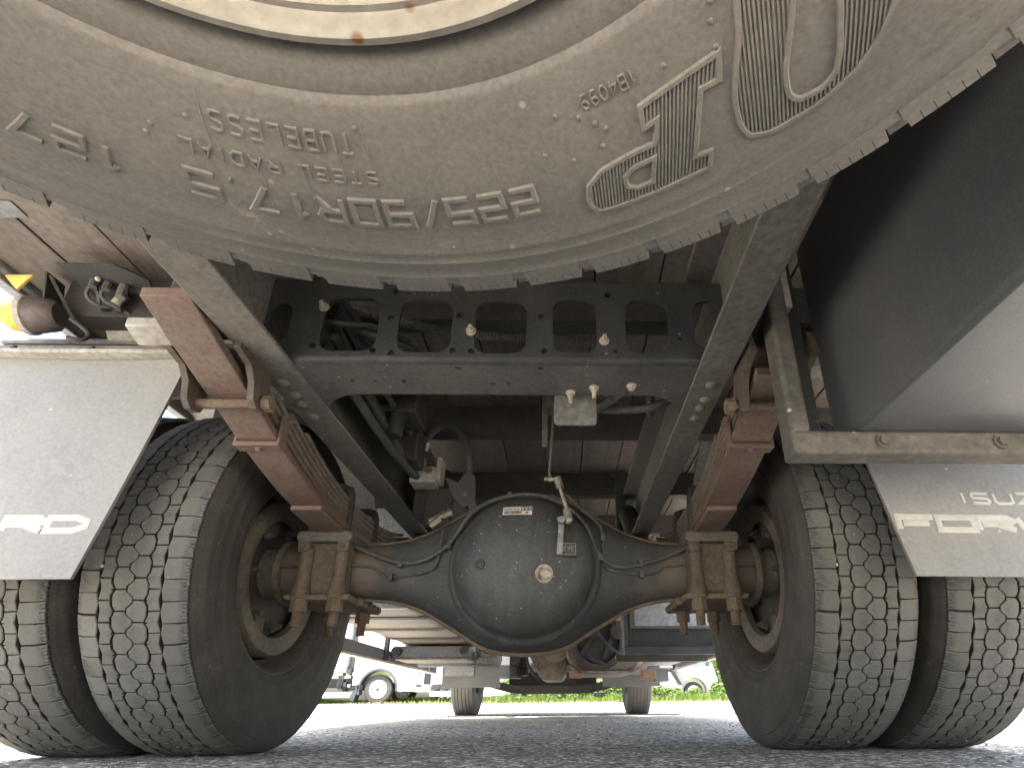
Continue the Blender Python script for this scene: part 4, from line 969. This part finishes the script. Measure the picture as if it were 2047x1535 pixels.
for k in range(26):
    x = rn.uniform(-.14,.11); z = rn.uniform(.30,.52); a = rn.uniform(-.9,.9); l = rn.uniform(.03,.07)
    if z < .54-(x+.16)*3.9 and x < -.07: continue
    rb.bar((x,4.245,z),(x+l*sin(a),4.24,z+l*cos(a)),.012,.014,(1,0,0))
sub('gearbox_rib', rb, m_castlight, eg, b=.002)['kind'] = 'stuff'
sub('gear_cover', MB().lathe([(0,.11),(.03,.105),(.04,.08),(.04,0)], 24, (.06,4.24,.49), (0,-1,0)), m_cast, eg)
sub('engine_fitting', MB().box(-.30,-.22,4.3,4.5,.28,.50).box(-.21,-.17,4.35,4.5,.30,.48).cyl((-.25,4.29,.40),(-.25,4.22,.40),.035,14).cyl((-.19,4.3,.36),(-.19,4.3,.50),.022,12).box(-.29,-.24,4.24,4.3,.29,.36).tube([(-.20,4.3,.52),(-.17,4.25,.40),(-.12,4.25,.30),(-.05,4.3,.275)], .012, 8, 2), m_dark, eg, b=.004)
sub('mount_block', MB().box(.15,.25,4.1,4.2,.27,.32).box(.66,.76,4.0,4.1,.255,.315), m_exh, eg, b=.006)
part('pipe_frame', MB().tube([(-.52,3.9,.345),(-.35,3.9,.34),(-.325,3.9,.36),(-.33,3.9,.44)], .013, 8, 1).tube([(-.5,3.92,.44),(-.42,3.92,.40),(-.36,3.9,.43)], .010, 8, 1).box(-.50,-.36,3.95,4.2,.36,.44).tube([(-.48,3.9,.47),(-.44,3.88,.42),(-.40,3.9,.46)], .008, 8, 2), m_alu)
ex = part('exhaust_pipe', MB().tube([(.55,4.5,.42),(.80,4.6,.445),(.95,4.7,.452),(1.10,4.72,.452),(1.20,4.7,.45)], .068, 20, 1), m_exh, 'rusty brown exhaust silencer with an open end')
sub('exhaust_end', MB().lathe([(0,.069),(.012,.069),(.012,.058),(-.02,.056)], 24, (1.205,4.7,.45), (1,-.1,0)).cyl((1.17,4.70,.45),(1.18,4.70,.45),.05,20), m_dark, ex)
part('step_bracket', MB().box(.86,.98,4.7,4.8,.26,.38).bar((1.0,4.8,.42),(1.12,4.9,.25),.05,.05).box(.80,1.0,4.6,4.75,.355,.375), m_plastic, b=.006)

# front axle, flaps, wheels
mb = MB()
pr = [(-.72,.33),(-.55,.27),(-.40,.235),(-.30,.225),(.30,.225),(.40,.235),(.55,.27),(.72,.33)]
for (a, b), (c_, d) in zip(pr, pr[1:]): mb.bar((a,DR+WB,b),(c_,DR+WB,d),.09,.075,(0,1,0))
part('front_axle', mb, m_dark, b=.006)
part('front_under_beam', MB().box(-.45,.45,5.9,5.98,.27,.40), m_dark, b=.01)
for s in (-1, 1):
    fo = part('front_mud_flap', MB().prism([(s*.46,.44),(s*.455,.232),(s*.97,.236),(s*.975,.44)], 1, 5.12, 5.128), m_frontflap)
    part('front_fender', MB().lathe([(-.13,.50),(.13,.50),(.13,.51),(-.13,.51)], 24, (s*.82,DR+WB,.42), (1,0,0), a0=radians(-10), a1=radians(190), closed=True), m_fender)
fme = MB(); R = .415
fp = [(-.10,.36),(-.112,.33),(-.105,.27),(-.09,.235)]
prof = [(-.086,.235),(-.104,.27),(-.112,.32),(-.110,.365),(-.102,.395),(-.096,.407)]
gu = [-.062,-.034,0,.034,.062]
u = -.093; prof2 = [(u,.411)]
for gx in gu: prof2 += [(gx-.003,.416),(gx-.0028,.406),(gx+.0028,.406),(gx+.003,.416)]
prof2 += [(.093,.411)]
fme.lathe(prof+prof2+[(-a, r) for a, r in prof[::-1]], 64)
fme.v = [(x, y, max(z, -.408)) for x, y, z in fme.v]
fme = fme.mesh('front_tyre', 35); fme.materials.append(m_tread)
rme = MB().lathe([(-.088,.236),(-.085,.222),(-.03,.20),(-.01,.12),(-.01,.03),(.0,.0)], 36).lathe([(.088,.236),(.085,.222),(.04,.20),(.03,.15),(.06,.10),(.09,.08),(.09,0)], 36).mesh('front_rim', 35); rme.materials.append(m_rim)
for s in (-1, 1):
    w = bpy.data.objects.new('front_wheel', None); C.objects.link(w); w.parent = truck; w['localspace'] = 1; w.empty_display_size = .1
    w.location = Vector((s*.815, DR+WB, .4085))-Vector(truck.location)
    put('tyre', fme, None, w); put('rim', rme, None, w)
# cab (mostly hidden by the chassis)
cb = part('cab', MB().prism([(4.75,.78),(6.55,.50),(6.62,.62),(6.60,1.5),(6.35,2.5),(4.78,2.55)], 0, -1.04, 1.04), m_white, b=.03)
sub('window', MB().box(-1.046,-1.0405,5.1,6.2,1.6,2.2).box(1.0405,1.046,5.1,6.2,1.6,2.2), m_glass, cb)
part('bumper', MB().box(-1.05,1.05,6.5,6.66,.36,.60), m_plastic, b=.03)

# ---------------------------------------------------------------- FAR TRUCKS
def wheel_far(parent, x, y, z, r, w, side=-1):
    t = MB().lathe([(-w/2,r*.60),(-w/2-.004,r*.75),(-w/2,r*.92),(-w/2+.03,r),(w/2-.03,r),(w/2,r*.92),(w/2,r*.6)], 40, (x,y,z), (0,-side*-1,0) if False else (0,1,0))
    wo = put('wheel', t, m_fartyre, parent)
    rm = MB().lathe([(-w/2-.002,r*.62),(-w/2-.012,r*.60),(-w/2+.0,r*.55),(-w/2+.06,r*.45),(-w/2+.05,r*.26),(-w/2-.02,r*.22),(-w/2-.03,r*.15),(-w/2-.03,0)], 36, (x,y,z), (0,1,0))
    ro = put('rim', rm, m_white, wo)
    h = MB()
    for k in range(8):
        a = 2*pi*k/8; h.cyl((x+r*.42*cos(a), y-w/2+.052, z+r*.42*sin(a)), (x+r*.42*cos(a), y-w/2+.035, z+r*.42*sin(a)), r*.055, 8)
    h.cyl((x,y-w/2-.031,z),(x,y-w/2-.05,z),r*.13,16)
    put('rim_hole', h, m_farplastic, wo)
def arch(cx, cz, r0, a0, a1, n=16): return [(cx+r0*cos(radians(a0+(a1-a0)*k/n)), cz+r0*sin(radians(a0+(a1-a0)*k/n))) for k in range(n+1)]
GZ = .104
def lorry():
    y0, y1 = 16.2, 18.3; wx = -5.08; wr = .39
    t = thing('parked_truck', 'white cab-over lorry at the far side, front wheel and headlight showing beside the weeds', 'truck', (-5.1, 17.2, GZ))
    # cab side shell with wheel arch
    ol = [(-5.80,.62),(-5.80,2.6),(-4.0,2.6),(-3.75,1.75),(-3.72,.50),(-4.45,.46)]+[p for p in arch(wx, GZ+wr, .50, -10, 190)]
    ol = [(-5.80,.60),(-5.80,2.7),(-4.25,2.7),(-4.12,1.8),(-4.10,.44),(-4.56,.44)]+arch(wx, GZ+wr, .52, 0, 165)
    o = put('cab', MB().prism(ol, 1, y0, y1), m_white, t); bev(o, .02, 2)
    ar = MB(); oo = arch(wx, GZ+wr, .56, -5, 195); ii = arch(wx, GZ+wr, .50, -5, 195)
    ar.prism(oo+ii[::-1], 1, y0-.03, y0+.25); ar.prism([(wx-.56,GZ+wr+.1),(wx-.50,GZ+wr+.1),(wx-.62,GZ-.02+.1),(wx-.72,GZ+.12)], 1, y0-.03, y0+.3)
    put('wheel_arch', ar, m_farplastic, t)
    wheel_far(t, wx, y0+.16, GZ+wr, wr, .22); wheel_far(t, wx+.25, y1-.3, GZ+wr, wr, .22)
    put('side_lamp', MB().ball((-4.32,y0-.005,1.14),.035,10,1.6,.5,1), m_amber, t)
    put('door_seam', MB().box(-4.115,-4.10,y0-.004,y0+.0,.46,1.7).box(-4.58,-4.12,y0-.004,y0,.72,.735).box(-5.4,-4.3,y0-.004,y0,1.62,1.635), m_farplastic, t)
    # front face set at an angle: fascia, grille, headlight, bumper
    o = put('front_fascia', MB().prism([(-4.10,y0+.02),(-3.72,y0+.35),(-3.60,y1-.3),(-3.8,y1),(-4.10,y1)], 2, .42, 1.9), m_white, t); bev(o, .03, 2)
    n_ = Vector((.65,-.76,0)).normalized()
    def face(u, z, d=0): p = Vector((-4.08,y0+.035,z))+Vector((.38,.33,0))*u+n_*d; return p
    def panel(u0, u1, z0, z1, d): 
        a, b, c_, e = face(u0,z0,d), face(u1,z0,d), face(u1,z1,d), face(u0,z1,d); k = [p-n_*.03 for p in (a,b,c_,e)]
        return MB().add([a,b,c_,e]+k, [(0,1,2,3),(4,7,6,5),(0,4,5,1),(1,5,6,2),(2,6,7,3),(3,7,4,0)])
    put('headlight', panel(.08,.42,.80,1.02,.012), m_glass, t); put('indicator', panel(.05,.16,.82,.98,.016), m_exh, t)
    put('grille', panel(.55,.98,.62,1.0,.012), m_fardark, t); put('vent', panel(.1,.45,.55,.62,.012), m_farplastic, t); put('air_vent', panel(.35,.7,1.10,1.35,.010), m_farplastic, t)
    o = put('bumper', MB().box(-3.70,-2.9,y0+.3,y0+.5,.30,.44), m_white, t); bev(o, .02)
    put('bumper_gear', MB().box(-3.66,-3.0,y0+.38,y0+.9,.44,.62).cyl((-3.5,y0+.3,.53),(-3.5,y0+.4,.53),.06,12).cyl((-3.25,y0+.3,.53),(-3.25,y0+.4,.53),.05,12), m_fardark, t)
    # behind the cab: chassis, tank, hoses, body
    o = put('body', MB().box(-9.5,-6.08,y0+.05,y1,.95,3.2), m_white, t); bev(o, .02)
    put('chassis', MB().box(-9.5,-5.4,y0+.5,y0+.6,.55,.8).box(-5.98,-5.78,y0+.2,y1-.2,.5,2.6), m_fardark, t)
    o = put('step', MB().box(-6.9,-5.82,y0+.0,y0+.4,.28,.42), m_white, t); bev(o, .02)
    eq = MB(); rn = random.Random(11)
    for k in range(26):
        x = rn.uniform(-6.3,-5.6); z = rn.uniform(.45,1.0); eq.box(x, x+rn.uniform(.04,.16), y0+rn.uniform(.08,.3), y0+.5, z, z+rn.uniform(.04,.14))
    for k in range(6):
        x = rn.uniform(-6.3,-5.7); eq.tube([(x,y0+.1,rn.uniform(.5,.7)),(x+.06,y0+.08,.85),(x+rn.uniform(-.1,.1),y0+.1,1.1),(x,y0+.2,1.5)], .018, 7, 2)
    put('engine_gear', eq, m_fardark, t)
    eq = MB()
    for k in range(7):
        x = rn.uniform(-6.3,-5.7); z = rn.uniform(.5,.9); eq.box(x, x+rn.uniform(.08,.2), y0+.05, y0+.3, z, z+.08)
    put('reservoir', eq, m_plastic, t)
lorry()
def small_cab():
    y0 = 18.2; t = thing('parked_pickup', 'white light truck half hidden by tall weeds, side window and wheel arch visible', 'truck', (4.2, 19, GZ))
    ol = [(2.2,.50),(2.2,.95),(3.62,.98),(3.66,1.75),(4.35,1.80),(4.90,1.22),(5.02,.80),(5.02,.36),(4.66,.34)]+arch(4.25,.42,.42,0,165)+[(3.72,.45)]
    o = put('cab', MB().prism(ol, 1, y0, y0+1.6), m_white, t); bev(o, .03, 2)
    put('window', MB().prism([(3.80,1.16),(3.80,1.64),(4.28,1.68),(4.72,1.22),(4.45,1.12)], 1, y0-.012, y0+.01), m_glass, t)
    ar = MB(); ar.prism(arch(4.25,.42,.45,-5,185)+arch(4.25,.42,.40,-5,185)[::-1], 1, y0-.025, y0+.2); put('wheel_arch', ar, m_plastic, t)
    wheel_far(t, 4.25, y0+.16, GZ+.30, .30, .2)
    put('door_handle', MB().box(3.78,3.92,y0-.02,y0+.01,.98,1.01).box(3.69,3.70,y0-.004,y0,.5,1.6).box(3.7,4.9,y0-.004,y0,.80,.808), m_farplastic, t)
    o = put('mirror', MB().box(4.62,4.76,y0-.28,y0-.20,1.15,1.42), m_farplastic, t); bev(o, .02)
    o = put('fuel_drum', MB().box(3.05,3.35,y0-.1,y0+.3,.36,.72).box(2.5,3.2,y0-.05,y0+.3,.55,.62), m_white, t); bev(o, .02)
small_cab()
def third():
    t = thing('parked_van', 'white vehicle nose seen just beside the left front tyre of the lorry above', 'van', (-1.75, 17.6, GZ))
    o = put('bumper', MB().prism([(-3.2,.28),(-3.2,.62),(-1.75,.62),(-1.62,.52),(-1.60,.34),(-1.72,.28)], 1, 17.2, 18.6), m_white, t); bev(o, .05, 3)
    o = put('body', MB().prism([(-4.4,.62),(-4.4,1.9),(-2.5,1.9),(-1.95,1.15),(-1.78,.64)], 1, 17.25, 18.55), m_white, t); bev(o, .05, 3)
    put('grille', MB().box(-1.70,-1.68,17.19,17.2,.40,.48).box(-2.4,-2.38,17.19,17.2,.30,.60), m_farplastic, t)
    wheel_far(t, -3.4, 17.3, GZ+.28, .28, .2)
    put('sill', MB().box(-1.45,1.4,18.0,18.4,.30,.40).cyl((.35,17.9,.30),(.35,18.1,.30),.15,16), m_fardark, t)
third()

# ---------------------------------------------------------------- VEGETATION
def blades(n, x0, x1, y0, y1, h0, h1, seed, wd_=.012):
    rn = random.Random(seed); mb = MB()
    for _ in range(n):
        x = rn.uniform(x0, x1); y = rn.uniform(y0, y1); h = rn.uniform(h0, h1)*(.6+.6*abs(sin(x*1.7+sin(x*.6)*2))); a = rn.uniform(0, 2*pi); w = wd_*rn.uniform(.6,1.4)
        dx, dy = cos(a)*w, sin(a)*w; lx, ly = rn.uniform(-.4,.4)*h, rn.uniform(-.4,.4)*h; z = .10
        mb.add([(x-dx,y-dy,z),(x+dx,y+dy,z),(x+dx*.7+lx*.5,y+dy*.7+ly*.5,z+h*.6),(x+lx,y+ly,z+h)], [(0,1,2,3)])
    return mb
gm = blades(9000, -13, -1.9, 16.45, 18.2, .08, .22, 1); g2 = blades(14000, -1.9, 13, 15.65, 17.6, .08, .26, 5); gm.add(g2.v, g2.f); me = bpy.data.meshes.new('verge_grass'); me.from_pydata(gm.v, [], gm.f); me.materials.append(m_grass)
o = put('verge_grass', me); o['kind'] = 'stuff'
gm = blades(6000, -13, 13, 15.55, 15.9, .02, .09, 2); me = bpy.data.meshes.new('dry_grass'); me.from_pydata(gm.v, [], gm.f)
m_dry = leaf_mat('dry_grass_leaf', (.26, .20, .10), (.16, .17, .05)); me.materials.append(m_dry)
o = put('dry_grass', me); o['kind'] = 'stuff'
def bush(x, y, w, h, n, seed, label, m_, name='shrub', cat='shrub', leafs=.05, group='weeds and shrubs along the verge'):
    rn = random.Random(seed); t = thing(name, label, cat, (x, y, .1), group)
    cl = [(x+rn.uniform(-.4,.4)*w, y+rn.uniform(-.3,.3)*w, .1+h*rn.uniform(.25,.85), rn.uniform(.16,.34)*min(w,h)) for _ in range(11)]
    vs_, fs_ = [], []
    for _ in range(n):
        c_ = rn.choice(cl); d = Vector((rn.gauss(0,1), rn.gauss(0,1), rn.gauss(0,.9))).normalized()*c_[3]*rn.uniform(.5,1.15)
        p = Vector(c_[:3])+d
        if p.z < .11: continue
        l = leafs*rn.uniform(.6,1.3); nn = (d.normalized()*.6+Vector((rn.uniform(-1,1),rn.uniform(-1,1),rn.uniform(-.2,1)))).normalized(); _, a, b = frame(nn)
        o_ = len(vs_); vs_ += [p-a*l, p+b*l*.45, p+a*l, p-b*l*.45]; fs_.append((o_,o_+1,o_+2,o_+3))
    me = bpy.data.meshes.new('foliage'); me.from_pydata([tuple(v) for v in vs_], [], fs_); put('foliage', me, m_, t)
    st = MB()
    for c_ in cl: st.tube([(x+(c_[0]-x)*.2, y+(c_[1]-y)*.2, .1), ((x+c_[0])/2, (y+c_[1])/2, .1+(c_[2]-.1)*.6), c_[:3]], lambda q: .02*min(1.5,h)*(1-.7*q), 6)
    put('stem', st, m_bark, t)
spots = [(-1.2,18.2,1.5,.50,'low weedy shrub just right of the white vehicle nose'),(-.1,18.6,1.7,.62,'rounded bright weed clump under the middle of the front axle'),(1.0,18.4,1.4,.50,'leafy weed clump left of centre between the front wheels'),
         (1.75,17.5,1.1,.62,'densest leafy clump left of the right front tyre'),(3.0,17.5,1.2,.50,'weed clump right behind the right front tyre'),(3.75,17.4,1.3,.52,'weeds in front of the light truck wheel'),
         (4.6,17.5,1.2,.46,'weeds in front of the light truck nose'),(5.4,17.8,1.2,.62,'weeds next to the right rear tyre edge')]
spots += [(-.65,16.6,1.0,.36,'small weed clump near the road just right of the left front tyre'),(.45,16.5,1.0,.40,'small weed clump by the road under the middle of the axle'),(2.35,16.5,1.0,.44,'small weed clump by the road directly behind the right front tyre'),
          (3.35,16.7,.9,.40,'small weed clump by the road left of the light truck'),(4.95,16.6,1.1,.44,'small weed clump by the road near the right rear tyre')]
for i, (x, y, w, h, lb_) in enumerate(spots): bush(x, y, w*1.1, h*(1.35 if x < 2.6 or x > 5.2 else .85), 1300, 20+i, lb_, m_leaf)
bush(5.75, 20.2, 1.7, 2.3, 2600, 50, 'tall green hedge bush right of the light truck', m_leaf, leafs=.07)
bush(6.9, 20.6, 2.0, 2.7, 2200, 51, 'taller green bush at the far right behind the rear tyre', m_leaf, leafs=.08)
def tree(x, y, h, w, seed, label):
    rn = random.Random(seed); t = thing('tree', label, 'tree', (x, y, .1), 'trees far behind the road')
    tk = MB(); tk.tube([(x,y,.1),(x+.1,y,h*.3),(x-.05,y,h*.6),(x,y,h*.9)], lambda q: .22*(1-.8*q), 8, 1)
    vs_, fs_ = [], []; cl = []
    for _ in range(16):
        c_ = Vector((x+rn.uniform(-.45,.45)*w, y+rn.uniform(-.45,.45)*w, h*rn.uniform(.3,.95))); cl.append((c_, rn.uniform(.5,1.1)))
        tk.tube([(x,y,c_.z*.6), ((x+c_.x)/2,(y+c_.y)/2,c_.z*.85), tuple(c_)], .05, 6)
    for _ in range(2600):
        c_, r = rn.choice(cl); d = Vector((rn.gauss(0,1),rn.gauss(0,1),rn.gauss(0,.8))).normalized()*r*rn.uniform(.5,1.1); p = c_+d; l = rn.uniform(.07,.15)
        nn = Vector((rn.uniform(-1,1),rn.uniform(-1,1),rn.uniform(-.3,1))).normalized(); _, a, b = frame(nn); o_ = len(vs_)
        vs_ += [p-a*l, p+b*l*.5, p+a*l, p-b*l*.5]; fs_.append((o_,o_+1,o_+2,o_+3))
    put('trunk', tk, m_bark, t); me = bpy.data.meshes.new('crown'); me.from_pydata([tuple(v) for v in vs_], [], fs_); put('crown', me, m_leafdark, t)
tree(9.5, 30, 4.6, 3.6, 60, 'leafy tree behind the tall bushes at the right')
tree(1.5, 34, 4.2, 3.6, 61, 'leafy tree far off behind the middle of the verge')

# ---------------------------------------------------------------- loose stones near the tyres
rn = random.Random(8); mb = MB()
for _ in range(420):
    x = rn.uniform(-1.6,1.5); y = rn.uniform(.95,3.6); r = rn.uniform(.0015,.0045); mb.ball((x,y,r*.5), r, 6, rn.uniform(.8,1.4), rn.uniform(.8,1.4), rn.uniform(.5,.8))
m_stone = mat('loose_stone', (.30,.28,.24), (.16,.15,.13), .5, 60, .9)
o = put('loose_gravel', mb, m_stone); o['kind'] = 'stuff'
